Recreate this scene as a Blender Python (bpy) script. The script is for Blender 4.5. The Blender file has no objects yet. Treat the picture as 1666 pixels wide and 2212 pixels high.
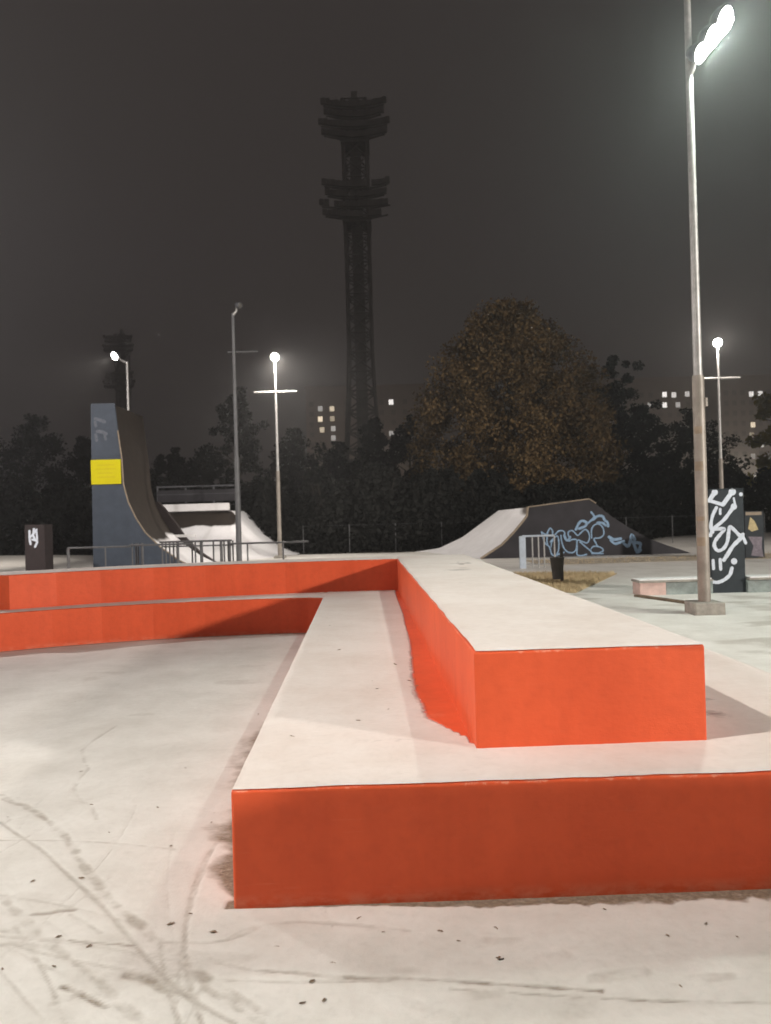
import bpy, math, random
import numpy as np
from mathutils import Matrix, Vector

random.seed(7)
rng = np.random.default_rng(11)
scene = bpy.context.scene
COL = scene.collection

# ------------------------------------------------------------------ camera, sky, exposure
cam_data = bpy.data.cameras.new('camera')
cam = bpy.data.objects.new('camera', cam_data)
COL.objects.link(cam)
cam_data.sensor_fit = 'VERTICAL'
cam_data.sensor_height = 36.0
cam_data.lens = 36.0 * 1600 / 2212
cam_data.clip_start = 0.05
cam_data.clip_end = 2000
cam_data.dof.use_dof = True
cam_data.dof.focus_distance = 4.2
cam_data.dof.aperture_fstop = 3.2
cam.matrix_world = (Matrix.Translation((0, 0, 1.5)) @ Matrix.Rotation(math.radians(90) + 0.0042, 4, 'X')
                    @ Matrix.Rotation(math.radians(-1.55), 4, 'Z'))
scene.camera = cam

world = bpy.data.worlds.new('World')
scene.world = world
world.use_nodes = True
wn = world.node_tree
bg = wn.nodes['Background']
bg.inputs['Color'].default_value = (1.0, 0.83, 0.78, 1)      # low cloud lit by the town: even, warm grey
bg.inputs['Strength'].default_value = 0.0325

scene.view_settings.view_transform = 'Standard'
scene.view_settings.look = 'None'
scene.view_settings.gamma = 1.0
scene.view_settings.exposure = 0.0
scene.cycles.use_denoising = True
scene.cycles.max_bounces = 8
scene.cycles.diffuse_bounces = 4
scene.cycles.volume_bounces = 0
scene.cycles.transparent_max_bounces = 12
scene.cycles.sample_clamp_indirect = 4.0
HAZE_DENSITY = 0.0023

# the lamps of the park: where they stand, how strong they burn (watts) and their tint
L2_POS, P_L2, C_L2 = (-8.0, 0.7, 0), 6000, (1.0, 0.945, 0.86)
L1_POS, P_L1, C_L1 = (50.0, -28.0, 0), 150000, (1.0, 0.94, 0.86)
L4_POS, P_L4, C_L4 = (-12.5, 13.0, 0), 2900, (1.0, 0.94, 0.90)
P_FAR_A, P_FAR_B, P_LEFT, P_TALL = 2100, 350, 5500, 1200

# ------------------------------------------------------------------ helpers
def link(o, parent=None):
    COL.objects.link(o)
    if parent is not None:
        o.parent = parent
    return o

def tag(o, label=None, cat=None, group=None, kind=None):
    if label: o['label'] = label
    if cat: o['category'] = cat
    if group: o['group'] = group
    if kind: o['kind'] = kind
    return o

def empty(name, loc=(0, 0, 0), rz=0.0):
    o = bpy.data.objects.new(name, None)
    o.location = loc
    o.rotation_euler = (0, 0, rz)
    o.empty_display_size = 0.2
    return link(o)

class MB:
    """collects faces, builds ONE mesh object"""
    def __init__(s): s.v = []; s.f = []; s.sm = []
    def add(s, vs, fs, smooth=False):
        b = len(s.v)
        s.v += [tuple(map(float, p)) for p in vs]
        s.f += [tuple(b + i for i in f) for f in fs]
        s.sm += [smooth] * len(fs)
        return s
    def box(s, x0, x1, y0, y1, z0, z1):
        vs = [(x, y, z) for z in (z0, z1) for y in (y0, y1) for x in (x0, x1)]
        return s.add(vs, [(0, 2, 3, 1), (4, 5, 7, 6), (0, 1, 5, 4), (2, 6, 7, 3), (0, 4, 6, 2), (1, 3, 7, 5)])
    def tube(s, pts, radii, n=12, cap=True):
        pts = [Vector(p) for p in pts]
        if not hasattr(radii, '__len__'): radii = [radii] * len(pts)
        rings = []
        up = Vector((0, 0, 1))
        for i, p in enumerate(pts):
            d = (pts[min(i + 1, len(pts) - 1)] - pts[max(i - 1, 0)]).normalized()
            a = d.cross(up)
            if a.length < 1e-3: a = Vector((1, 0, 0))
            a.normalize(); b = d.cross(a)
            rings.append([p + (a * math.cos(t) + b * math.sin(t)) * radii[i] for t in [2 * math.pi * k / n for k in range(n)]])
        vs = [q for r in rings for q in r]
        fs = []
        for i in range(len(pts) - 1):
            for k in range(n):
                k2 = (k + 1) % n
                fs.append((i * n + k, i * n + k2, (i + 1) * n + k2, (i + 1) * n + k))
        s.add(vs, fs, True)
        if cap:
            s.add(rings[0], [tuple(range(n))]); s.add(rings[-1], [tuple(reversed(range(n)))])
        return s
    def prism(s, poly, y0, y1):
        """polygon in XZ extruded along Y"""
        n = len(poly)
        vs = [(x, y0, z) for x, z in poly] + [(x, y1, z) for x, z in poly]
        fs = [tuple(range(n)), tuple(reversed(range(n, 2 * n)))]
        fs += [(i, i + n, (i + 1) % n + n, (i + 1) % n) for i in range(n)]
        return s.add(vs, fs)
    def slab(s, poly, z0, z1):
        """polygon in XY extruded along Z"""
        n = len(poly)
        vs = [(x, y, z0) for x, y in poly] + [(x, y, z1) for x, y in poly]
        fs = [tuple(reversed(range(n))), tuple(range(n, 2 * n))]
        fs += [(i, (i + 1) % n, (i + 1) % n + n, i + n) for i in range(n)]
        return s.add(vs, fs)
    def mesh(s, name):
        me = bpy.data.meshes.new(name)
        me.from_pydata(s.v, [], s.f)
        me.polygons.foreach_set('use_smooth', s.sm)
        me.update()
        import bmesh
        bm = bmesh.new(); bm.from_mesh(me)
        bmesh.ops.recalc_face_normals(bm, faces=bm.faces)
        bm.to_mesh(me); bm.free()
        return me
    def build(s, name, material, parent=None, bevel=0.0, seg=2):
        me = s.mesh(name)
        if material: me.materials.append(material)
        o = link(bpy.data.objects.new(name, me), parent)
        if bevel:
            m = o.modifiers.new('bevel', 'BEVEL'); m.width = bevel; m.segments = seg
            m.limit_method = 'ANGLE'; m.angle_limit = math.radians(40)
        return o

def grid_object(name, X, Y, Z, material, parent=None, attrs=None, smooth=True):
    ny, nx = X.shape
    me = bpy.data.meshes.new(name)
    co = np.stack([X, Y, Z], -1).reshape(-1, 3)
    i = np.arange(nx * ny).reshape(ny, nx)
    q = np.stack([i[:-1, :-1], i[:-1, 1:], i[1:, 1:], i[1:, :-1]], -1).reshape(-1, 4)
    me.from_pydata(co.tolist(), [], q.tolist())
    for k, a in (attrs or {}).items():
        at = me.attributes.new(k, 'FLOAT', 'POINT')
        at.data.foreach_set('value', np.ascontiguousarray(a, dtype=np.float32).ravel())
    me.polygons.foreach_set('use_smooth', [smooth] * len(me.polygons))
    me.materials.append(material)
    me.update()
    return link(bpy.data.objects.new(name, me), parent)

def vnoise(x, y, seed=0, oct=3):
    """cheap smooth value noise on arrays, 0..1"""
    r = np.random.default_rng(seed)
    tab = r.random((256, 256))
    out = np.zeros_like(x, dtype=float); amp = 1.0; tot = 0
    for o in range(oct):
        xs, ys = x * 2 ** o + 17.3 * o, y * 2 ** o + 9.1 * o
        xi, yi = np.floor(xs).astype(int), np.floor(ys).astype(int)
        fx, fy = xs - xi, ys - yi
        fx, fy = fx * fx * (3 - 2 * fx), fy * fy * (3 - 2 * fy)
        g = lambda a, b: tab[a % 256, b % 256]
        out += amp * ((g(xi, yi) * (1 - fx) + g(xi + 1, yi) * fx) * (1 - fy) + (g(xi, yi + 1) * (1 - fx) + g(xi + 1, yi + 1) * fx) * fy)
        tot += amp; amp *= 0.5
    return out / tot

def sstep(a, b, x):
    t = np.clip((x - a) / (b - a), 0, 1)
    return t * t * (3 - 2 * t)

# ------------------------------------------------------------------ materials
def new_mat(name):
    m = bpy.data.materials.new(name); m.use_nodes = True
    nt = m.node_tree
    return m, nt, nt.nodes['Principled BSDF'], nt.nodes['Material Output']

def noise_node(nt, scale, detail=5.0, rough=0.6, coord='Object', stretch=None):
    tc = nt.nodes.new('ShaderNodeTexCoord')
    n = nt.nodes.new('ShaderNodeTexNoise')
    n.inputs['Scale'].default_value = scale; n.inputs['Detail'].default_value = detail
    n.inputs['Roughness'].default_value = rough
    if stretch:
        mp = nt.nodes.new('ShaderNodeMapping'); mp.inputs['Scale'].default_value = stretch
        nt.links.new(tc.outputs[coord], mp.inputs['Vector']); nt.links.new(mp.outputs['Vector'], n.inputs['Vector'])
    else:
        nt.links.new(tc.outputs[coord], n.inputs['Vector'])
    return n

def ramp(nt, src, stops):
    r = nt.nodes.new('ShaderNodeValToRGB')
    el = r.color_ramp.elements
    while len(el) < len(stops): el.new(0.5)
    for e, (p, c) in zip(el, stops):
        e.position = p; e.color = (*c, 1) if len(c) == 3 else c
    nt.links.new(src, r.inputs['Fac'])
    return r

def mixc(nt, fac, a, b, blend='MIX'):
    m = nt.nodes.new('ShaderNodeMix'); m.data_type = 'RGBA'; m.blend_type = blend
    for s, v in ((m.inputs[0], fac), (m.inputs[6], a), (m.inputs[7], b)):
        if isinstance(v, (int, float)): s.default_value = v
        elif isinstance(v, tuple): s.default_value = (*v, 1)
        else: nt.links.new(v, s)
    return m.outputs[2]

def math_node(nt, op, a, b=None, clamp=False):
    m = nt.nodes.new('ShaderNodeMath'); m.operation = op; m.use_clamp = clamp
    for s, v in zip(m.inputs, (a, b)):
        if v is None: continue
        if isinstance(v, (int, float)): s.default_value = v
        else: nt.links.new(v, s)
    return m.outputs[0]

def bump(nt, bsdf, h, strength, dist):
    b = nt.nodes.new('ShaderNodeBump'); b.inputs['Strength'].default_value = strength; b.inputs['Distance'].default_value = dist
    nt.links.new(h, b.inputs['Height']); nt.links.new(b.outputs['Normal'], bsdf.inputs['Normal'])
    return b

def plain(name, col, rough=0.6, var=0.25, scale=3.0, metal=0.0, bump_s=0.15, bump_d=0.01, coord='Object'):
    m, nt, b, o = new_mat(name)
    n = noise_node(nt, scale, 6, 0.65, coord)
    lo = tuple(c * (1 - var) for c in col); hi = tuple(min(1, c * (1 + var)) for c in col)
    r = ramp(nt, n.outputs['Fac'], [(0.3, lo), (0.7, hi)])
    nt.links.new(r.outputs['Color'], b.inputs['Base Color'])
    b.inputs['Roughness'].default_value = rough; b.inputs['Metallic'].default_value = metal
    b.inputs['Specular IOR Level'].default_value = 0.5 if metal else 0.2
    if bump_s: bump(nt, b, n.outputs['Fac'], bump_s, bump_d)
    return m

def emit(name, col, strength):
    m, nt, b, o = new_mat(name)
    b.inputs['Base Color'].default_value = (*[min(1, c) for c in col], 1)
    b.inputs['Emission Color'].default_value = (*col, 1)
    b.inputs['Emission Strength'].default_value = strength
    try: m.cycles.emission_sampling = 'NONE'
    except Exception: pass
    return m

SNOW_A, SNOW_B = (0.76, 0.735, 0.70), (0.64, 0.61, 0.57)
THIN_A, THIN_B = (0.77, 0.70, 0.665), (0.69, 0.605, 0.56)      # thin snow with the orange paint showing through

def snow_colour(nt, a=SNOW_A, b=SNOW_B):
    n1 = noise_node(nt, 1.7, 6, 0.68); n2 = noise_node(nt, 26, 9, 0.8)
    c = ramp(nt, n1.outputs['Fac'], [(0.34, b), (0.62, a)]).outputs['Color']
    c2 = ramp(nt, n2.outputs['Fac'], [(0.28, (0.88, 0.875, 0.87)), (0.52, (1, 1, 1))]).outputs['Color']
    return mixc(nt, 1.0, c, c2, 'MULTIPLY'), n2

def mat_covered(name, base, base_rough=0.7, attr='cover', edge_scale=30.0, soft=0.5, transparent=False, base_var=0.2, amp=1.1):
    """snow lying over a surface: 'cover' is how much of it lies there, ragged by noise"""
    m, nt, b, o = new_mat(name)
    sc, n2 = snow_colour(nt, THIN_A, THIN_B) if transparent else snow_colour(nt, (0.88, 0.865, 0.885), (0.79, 0.775, 0.79))
    a = nt.nodes.new('ShaderNodeAttribute'); a.attribute_name = attr
    ns = noise_node(nt, edge_scale, 5, 0.7)
    k = math_node(nt, 'ADD', a.outputs['Fac'], math_node(nt, 'MULTIPLY', math_node(nt, 'SUBTRACT', ns.outputs['Fac'], 0.5), amp))
    fac = ramp(nt, k, [(0.5 - soft / 2, (0, 0, 0)), (0.5 + soft / 2, (1, 1, 1))]).outputs['Color']
    b.inputs['Roughness'].default_value = 0.75
    b.inputs['Specular IOR Level'].default_value = 0.2
    if transparent:
        nt.links.new(sc, b.inputs['Base Color'])
        tr = nt.nodes.new('ShaderNodeBsdfTransparent'); mx = nt.nodes.new('ShaderNodeMixShader')
        nt.links.new(fac, mx.inputs[0]); nt.links.new(tr.outputs[0], mx.inputs[1]); nt.links.new(b.outputs[0], mx.inputs[2])
        nt.links.new(mx.outputs[0], o.inputs['Surface'])
    else:
        nb = noise_node(nt, 4, 6, 0.65)
        bc = ramp(nt, nb.outputs['Fac'], [(0.3, tuple(c * (1 - base_var) for c in base)), (0.7, tuple(c * (1 + base_var) for c in base))]).outputs['Color']
        nt.links.new(mixc(nt, fac, bc, sc), b.inputs['Base Color'])
    bump(nt, b, n2.outputs['Fac'], 0.35, 0.01)
    return m

def mat_orange():
    m, nt, b, o = new_mat('orange_paint')
    n1 = noise_node(nt, 0.9, 4, 0.55); n2 = noise_node(nt, 14, 7, 0.7); n3 = noise_node(nt, 5, 8, 0.72, stretch=(1, 1, 3.5))
    c = ramp(nt, n1.outputs['Fac'], [(0.3, (0.68, 0.094, 0.030)), (0.7, (0.78, 0.118, 0.040))]).outputs['Color']
    scuff = ramp(nt, n3.outputs['Fac'], [(0.64, (0, 0, 0)), (0.78, (1, 1, 1))]).outputs['Color']
    c = mixc(nt, math_node(nt, 'MULTIPLY', scuff, 0.22), c, (0.78, 0.22, 0.12))
    dirt = ramp(nt, n2.outputs['Fac'], [(0.3, (0.92, 0.90, 0.89)), (0.55, (1, 1, 1))]).outputs['Color']
    # runs down the faces, scuffs along the foot, chips along the rims
    n4 = noise_node(nt, 7, 5, 0.6, stretch=(1, 1, 0.10)); n5 = noise_node(nt, 9, 7, 0.75, stretch=(1, 1, 2.2)); n6 = noise_node(nt, 16, 6, 0.7)
    runs = ramp(nt, n4.outputs['Fac'], [(0.30, (0.93, 0.91, 0.90)), (0.58, (1, 1, 1))]).outputs['Color']
    c = mixc(nt, 1.0, mixc(nt, 1.0, c, dirt, 'MULTIPLY'), runs, 'MULTIPLY')
    sep = nt.nodes.new('ShaderNodeSeparateXYZ'); tc = nt.nodes.new('ShaderNodeTexCoord'); nt.links.new(tc.outputs['Object'], sep.inputs[0])
    z = sep.outputs['Z']
    foot = math_node(nt, 'MULTIPLY', ramp(nt, math_node(nt, 'ADD', z, math_node(nt, 'MULTIPLY', n5.outputs['Fac'], 0.06)), [(0.045, (1, 1, 1)), (0.085, (0, 0, 0))]).outputs['Color'], ramp(nt, n5.outputs['Fac'], [(0.42, (0, 0, 0)), (0.60, (1, 1, 1))]).outputs['Color'])
    c = mixc(nt, math_node(nt, 'MULTIPLY', foot, 0.55), c, (0.80, 0.26, 0.16))
    geo = nt.nodes.new('ShaderNodeNewGeometry'); sn_ = nt.nodes.new('ShaderNodeSeparateXYZ'); nt.links.new(geo.outputs['True Normal'], sn_.inputs[0])
    side_ = math_node(nt, 'LESS_THAN', math_node(nt, 'ABSOLUTE', sn_.outputs['Z']), 0.9)
    for top in (0.45, 0.885):
        dz = math_node(nt, 'ABSOLUTE', math_node(nt, 'SUBTRACT', z, top))
        near_ = ramp(nt, math_node(nt, 'ADD', dz, math_node(nt, 'MULTIPLY', math_node(nt, 'SUBTRACT', n6.outputs['Fac'], 0.395), 0.10)), [(0.004, (1, 1, 1)), (0.010, (0, 0, 0))]).outputs['Color']
        c = mixc(nt, math_node(nt, 'MULTIPLY', math_node(nt, 'MULTIPLY', near_, side_), 0.6), c, (0.82, 0.36, 0.25))
    n7 = noise_node(nt, 3, 6, 0.7, stretch=(1, 1, 40)); n8 = noise_node(nt, 2.2, 4, 0.6)
    scr = math_node(nt, 'MULTIPLY', ramp(nt, n7.outputs['Fac'], [(0.63, (0, 0, 0)), (0.68, (1, 1, 1))]).outputs['Color'], ramp(nt, n8.outputs['Fac'], [(0.48, (0, 0, 0)), (0.62, (1, 1, 1))]).outputs['Color'])
    c = mixc(nt, math_node(nt, 'MULTIPLY', scr, 0.30), c, (0.80, 0.27, 0.17))
    nt.links.new(c, b.inputs['Base Color'])
    b.inputs['Roughness'].default_value = 0.52
    b.inputs['Specular IOR Level'].default_value = 0.3
    hh = math_node(nt, 'ADD', n2.outputs['Fac'], math_node(nt, 'MULTIPLY', n3.outputs['Fac'], 0.8))
    bump(nt, b, hh, 0.22, 0.012)
    return m

def mat_pavement():
    """trodden snow over brown-grey asphalt; 'wear' says where feet and wheels have scraped it, and where else it turns dark"""
    m, nt, b, o = new_mat('snowy_pavement')
    sc, n2 = snow_colour(nt)
    a = nt.nodes.new('ShaderNodeAttribute'); a.attribute_name = 'wear'
    ns = noise_node(nt, 26, 6, 0.75, stretch=(1, 1.6, 1))
    k = math_node(nt, 'ADD', a.outputs['Fac'], math_node(nt, 'MULTIPLY', math_node(nt, 'SUBTRACT', ns.outputs['Fac'], 0.5), math_node(nt, 'ADD', math_node(nt, 'MULTIPLY', a.outputs['Fac'], 1.1), 0.08)))
    fac = ramp(nt, k, [(0.14, (0, 0, 0)), (1.05, (1, 1, 1))]).outputs['Color']
    fac = math_node(nt, 'MULTIPLY', fac, math_node(nt, 'GREATER_THAN', a.outputs['Fac'], 0.001))
    nb = noise_node(nt, 60, 5, 0.7)
    bc = ramp(nt, nb.outputs['Fac'], [(0.3, (0.13, 0.095, 0.065)), (0.7, (0.30, 0.235, 0.17))]).outputs['Color']
    nt.links.new(mixc(nt, fac, sc, bc), b.inputs['Base Color'])
    b.inputs['Roughness'].default_value = 0.7
    bump(nt, b, n2.outputs['Fac'], 0.4, 0.008)
    return m

M = {}
M['orange'] = mat_orange()
M['pave'] = mat_pavement()
M['snow_sheet'] = mat_covered('snow_sheet', (0.5, 0.1, 0.03), transparent=True, edge_scale=34, soft=0.6, amp=0.75)
M['steel'] = plain('galvanised_steel', (0.42, 0.41, 0.40), 0.45, 0.2, 9, 0.35)
M['pole'] = plain('weathered_pole', (0.30, 0.265, 0.23), 0.5, 0.35, 2.2, 0.2)
M['railsteel'] = plain('grey_rail_steel', (0.12, 0.12, 0.125), 0.5, 0.2, 6, 0.2)
M['pillar'] = plain('dark_brown_pillar', (0.035, 0.026, 0.026), 0.7, 0.2, 4)
M['darksteel'] = plain('dark_steel', (0.10, 0.10, 0.11), 0.5, 0.3, 6, 0.3)
M['tower'] = plain('tower_steel', (0.25, 0.225, 0.215), 0.8, 0.2, 0.8, 0.0)
M['concrete'] = plain('concrete', (0.30, 0.28, 0.25), 0.85, 0.3, 7)
M['wallgreen'] = plain('grey_green_concrete', (0.24, 0.27, 0.26), 0.8, 0.35, 5)
M['pink'] = plain('faded_pink_paint', (0.56, 0.40, 0.36), 0.75, 0.2, 5)
M['dirt'] = plain('bare_dirt', (0.16, 0.115, 0.08), 0.95, 0.5, 12)
M['slab'] = plain('blue_black_panel', (0.027, 0.033, 0.039), 0.6, 0.25, 5)
M['bluegrey'] = plain('blue_grey_plywood', (0.054, 0.066, 0.088), 0.6, 0.18, 2.5)
M['ramp_dark'] = plain('dark_ramp_plywood', (0.036, 0.033, 0.038), 0.65, 0.3, 2.0)
M['brown_ply'] = plain('brown_plywood', (0.12, 0.085, 0.06), 0.6, 0.3, 3)
M['rim'] = plain('tan_ramp_rim', (0.30, 0.24, 0.18), 0.6, 0.25, 6)
M['yellow'] = plain('yellow_sign', (0.62, 0.54, 0.0), 0.7, 0.04, 3, 0, 0.03)
M['signprint'] = plain('sign_print', (0.55, 0.44, 0.01), 0.5, 0.05, 3)
M['whiteboard'] = plain('white_board', (0.82, 0.80, 0.80), 0.6, 0.05, 4)
M['spraywhite'] = plain('white_spray_paint', (0.62, 0.66, 0.74), 0.7, 0.12, 20)
M['sprayblue'] = plain('blue_spray_paint', (0.27, 0.40, 0.56), 0.7, 0.25, 10)
M['spraycream'] = plain('cream_spray_paint', (0.55, 0.45, 0.25), 0.7, 0.2, 16)
M['spraymauve'] = plain('mauve_spray_paint', (0.22, 0.19, 0.22), 0.7, 0.3, 16)
M['bluewhite'] = plain('pale_blue_enamel', (0.50, 0.56, 0.64), 0.5, 0.12, 8)
M['bin'] = plain('dark_bin_plastic', (0.055, 0.048, 0.042), 0.6, 0.3, 8)
M['drygrass'] = plain('dry_grass_blade', (0.52, 0.41, 0.25), 0.8, 0.35, 3, 0, 0)
M['drysoil'] = plain('grass_soil', (0.42, 0.32, 0.19), 0.95, 0.4, 9)
M['pave_thin'] = plain('snowy_verge', (0.42, 0.37, 0.31), 0.9, 0.5, 5)
M['earth'] = plain('dark_earth', (0.035, 0.030, 0.024), 0.95, 0.4, 0.6)
M['leafbrown'] = plain('autumn_leaves', (0.14, 0.09, 0.04), 0.8, 0.45, 0.6, 0, 0)
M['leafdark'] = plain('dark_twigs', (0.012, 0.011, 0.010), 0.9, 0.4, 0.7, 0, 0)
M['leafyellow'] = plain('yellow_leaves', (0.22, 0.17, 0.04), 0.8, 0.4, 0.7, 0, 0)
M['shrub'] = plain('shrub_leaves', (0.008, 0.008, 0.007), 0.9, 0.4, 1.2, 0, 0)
M['bark'] = plain('bark', (0.05, 0.042, 0.035), 0.9, 0.4, 5)
M['deadleaf'] = plain('dead_leaf', (0.24, 0.18, 0.13), 0.8, 0.4, 30)
M['facade'] = plain('far_facade', (0.55, 0.47, 0.45), 0.9, 0.1, 0.1, 0, 0)
M['glass_dark'] = plain('unlit_window', (0.40, 0.35, 0.34), 0.6, 0.1, 1, 0, 0)
M['lens'] = emit('lamp_lens', (1.0, 0.95, 0.86), 40)
M['lens_cool'] = emit('floodlight_lens', (0.97, 1.0, 0.90), 60)
M['lens_off'] = plain('unlit_lens', (0.10, 0.095, 0.09), 0.4, 0.1, 5)
def window_mat(level, warm):
    key = 'win%d%d' % (round(level * 10), warm)
    if key not in M:
        M[key] = emit('lit_window_%s_%d' % ('warm' if warm else 'pale', round(level * 10)), (1.0, 0.84, 0.62) if warm else (1.0, 0.96, 0.92), 1.5 * level)
    return M[key]

# ------------------------------------------------------------------ measured layout (metres)
TRACKS=[
 ([(-2.027, 5.492), (-2.057, 5.126), (-2.048, 4.906), (-1.952, 4.697), (-1.855, 4.534), (-1.833, 4.331), (-1.805, 4.197), (-1.693, 4.016), (-1.59, 3.917), (-1.506, 3.76)],0.016,0.35,0.6),
 ([(-2.185, 4.123), (-2.058, 4.018), (-1.968, 3.966), (-1.812, 3.822), (-1.684, 3.69), (-1.581, 3.568), (-1.493, 3.437), (-1.397, 3.298), (-1.301, 3.17), (-1.212, 3.051), (-1.125, 2.928), (-1.064, 2.887), (-0.987, 2.794), (-0.941, 2.752), (-0.87, 2.662), (-0.82, 2.618), (-0.747, 2.545), (-0.661, 2.458), (-0.578, 2.385), (-0.482, 2.307), (-0.395, 2.249)],0.024,0.62,0.8),
 ([(-1.991, 3.751), (-1.806, 3.582), (-1.653, 3.447), (-1.565, 3.357), (-1.475, 3.255), (-1.342, 3.114), (-1.208, 2.971), (-1.104, 2.853), (-1.009, 2.733), (-0.936, 2.644), (-0.867, 2.56), (-0.794, 2.473), (-0.712, 2.382), (-0.61, 2.296), (-0.489, 2.212)],0.012,0.5,0.2),
 ([(-1.183, 2.676), (-1.11, 2.66), (-1.027, 2.648), (-0.932, 2.633)],0.007,0.65,0.2),
 ([(-1.697, 3.105), (-1.609, 3.018), (-1.52, 2.923), (-1.436, 2.845), (-1.35, 2.76), (-1.27, 2.68), (-1.198, 2.615), (-1.125, 2.553), (-1.058, 2.503), (-1.002, 2.446), (-0.928, 2.383), (-0.869, 2.323), (-0.805, 2.258), (-0.761, 2.218)],0.026,0.5,0.8),
 ([(-1.091, 2.411), (-1.034, 2.379), (-0.986, 2.352), (-0.949, 2.326), (-0.908, 2.301)],0.012,0.8,0.6),
 ([(-0.897, 2.464), (-0.84, 2.443), (-0.794, 2.419), (-0.75, 2.383), (-0.71, 2.373)],0.022,0.8,0.4),
 ([(-1.398, 2.861), (-1.342, 2.865), (-1.297, 2.881), (-1.253, 2.884)],0.014,0.6,0.3),
 ([(-1.25, 2.848), (-1.178, 2.797), (-1.085, 2.72)],0.012,0.45,0.5),
 ([(-0.842, 2.65), (-0.756, 2.641), (-0.671, 2.637), (-0.608, 2.649), (-0.554, 2.678), (-0.506, 2.72)],0.012,0.4,0.5),
 ([(-0.752, 2.605), (-0.679, 2.571), (-0.609, 2.52), (-0.515, 2.479), (-0.4, 2.438)],0.012,0.35,0.5),
 ([(-1.473, 2.755), (-1.39, 2.74), (-1.281, 2.692), (-1.185, 2.666)],0.02,0.4,0.7),
 ([(-1.421, 2.656), (-1.349, 2.668), (-1.266, 2.634)],0.02,0.4,0.7),
 ([(-1.359, 2.516), (-1.255, 2.422), (-1.179, 2.344), (-1.075, 2.246)],0.01,0.4,0.4),
 ([(-0.622, 2.386), (-0.549, 2.326), (-0.492, 2.276), (-0.409, 2.212)],0.016,0.5,0.8),
 ([(-1.078, 2.331), (-1.04, 2.354)],0.03,0.5,0.6),
 ([(-0.611, 2.651), (-0.552, 2.71), (-0.463, 2.749), (-0.354, 2.755), (-0.146, 2.723), (0.044, 2.677)],0.014,0.35,0.5),
 ([(-0.463, 2.467), (-0.297, 2.442), (-0.134, 2.415), (0.015, 2.408), (0.182, 2.384), (0.336, 2.361), (0.457, 2.343), (0.635, 2.316)],0.009,0.75,0.7),
 ([(-0.296, 2.43), (-0.028, 2.391)],0.007,0.4,0.3),
 ([(0.158, 2.347), (0.33, 2.321), (0.528, 2.294), (0.77, 2.264), (1.135, 2.238)],0.007,0.65,0.7),
 ([(-0.059, 2.361), (0.032, 2.286), (0.166, 2.207)],0.03,0.3,0.5),
 ([(0.317, 2.603), (0.431, 2.597)],0.03,0.3,0.4),
 ([(0.622, 2.377), (0.798, 2.403)],0.03,0.4,0.6),
 ([(0.873, 2.349), (0.963, 2.367), (1.059, 2.371)],0.03,0.4,0.6),
 ([(0.246, 2.308), (0.32, 2.321)],0.03,0.35,0.3),
 ([(-0.006, 2.452), (0.069, 2.449)],0.025,0.35,0.5),
 ([(0.504, 2.511), (0.571, 2.512)],0.03,0.3,0.4),
]
LEAVES_GROUND=[ (-2.652, 6.24, 0.02), (-1.881, 4.485, 0.03), (-1.608, 3.952, 0.03), (-1.38, 3.593, 0.022), (-1.527, 3.123, 0.028), (-1.327, 3.137, 0.035), (-1.031, 3.426, 0.025), (-0.785, 2.833, 0.022), (-0.841, 2.762, 0.042), (-0.671, 2.7, 0.045), (-1.093, 2.633, 0.03), (-1.254, 4.495, 0.022), (-1.235, 3.888, 0.025), (-1.987, 3.817, 0.03), (-0.918, 3.795, 0.018), (-0.904, 3.68, 0.022), (-1.167, 2.519, 0.028), (-1.336, 2.51, 0.022), (-1.23, 2.7, 0.028), (-1.015, 5.687, 0.04), (-0.138, 2.766, 0.035), (0.156, 2.666, 0.032), (0.357, 2.677, 0.03), (0.344, 2.494, 0.05), (-0.422, 2.598, 0.026), (-0.279, 2.4, 0.03), (-0.217, 2.494, 0.028), (0.945, 2.603, 0.032), (1.111, 2.668, 0.026), (0.778, 2.784, 0.034), (-0.297, 2.295, 0.028), (-0.232, 2.305, 0.03), (0.216, 2.603, 0.022), (-0.045, 2.669, 0.03), (-0.401, 2.791, 0.018), (1.182, 2.586, 0.03), (0.884, 2.326, 0.02) ]
LEAVES_LEDGE=[ (0.038, 5.134, 0.035), (-0.081, 4.436, 0.024), (-0.014, 3.956, 0.02), (-0.165, 3.754, 0.026), (-0.39, 5.758, 0.03), (-0.471, 3.521, 0.024), (0.156, 5.294, 0.028), (-0.558, 7.059, 0.03), (0.119, 4.634, 0.022), (-0.112, 4.653, 0.015), (0.16, 4.486, 0.02) ]
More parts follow.
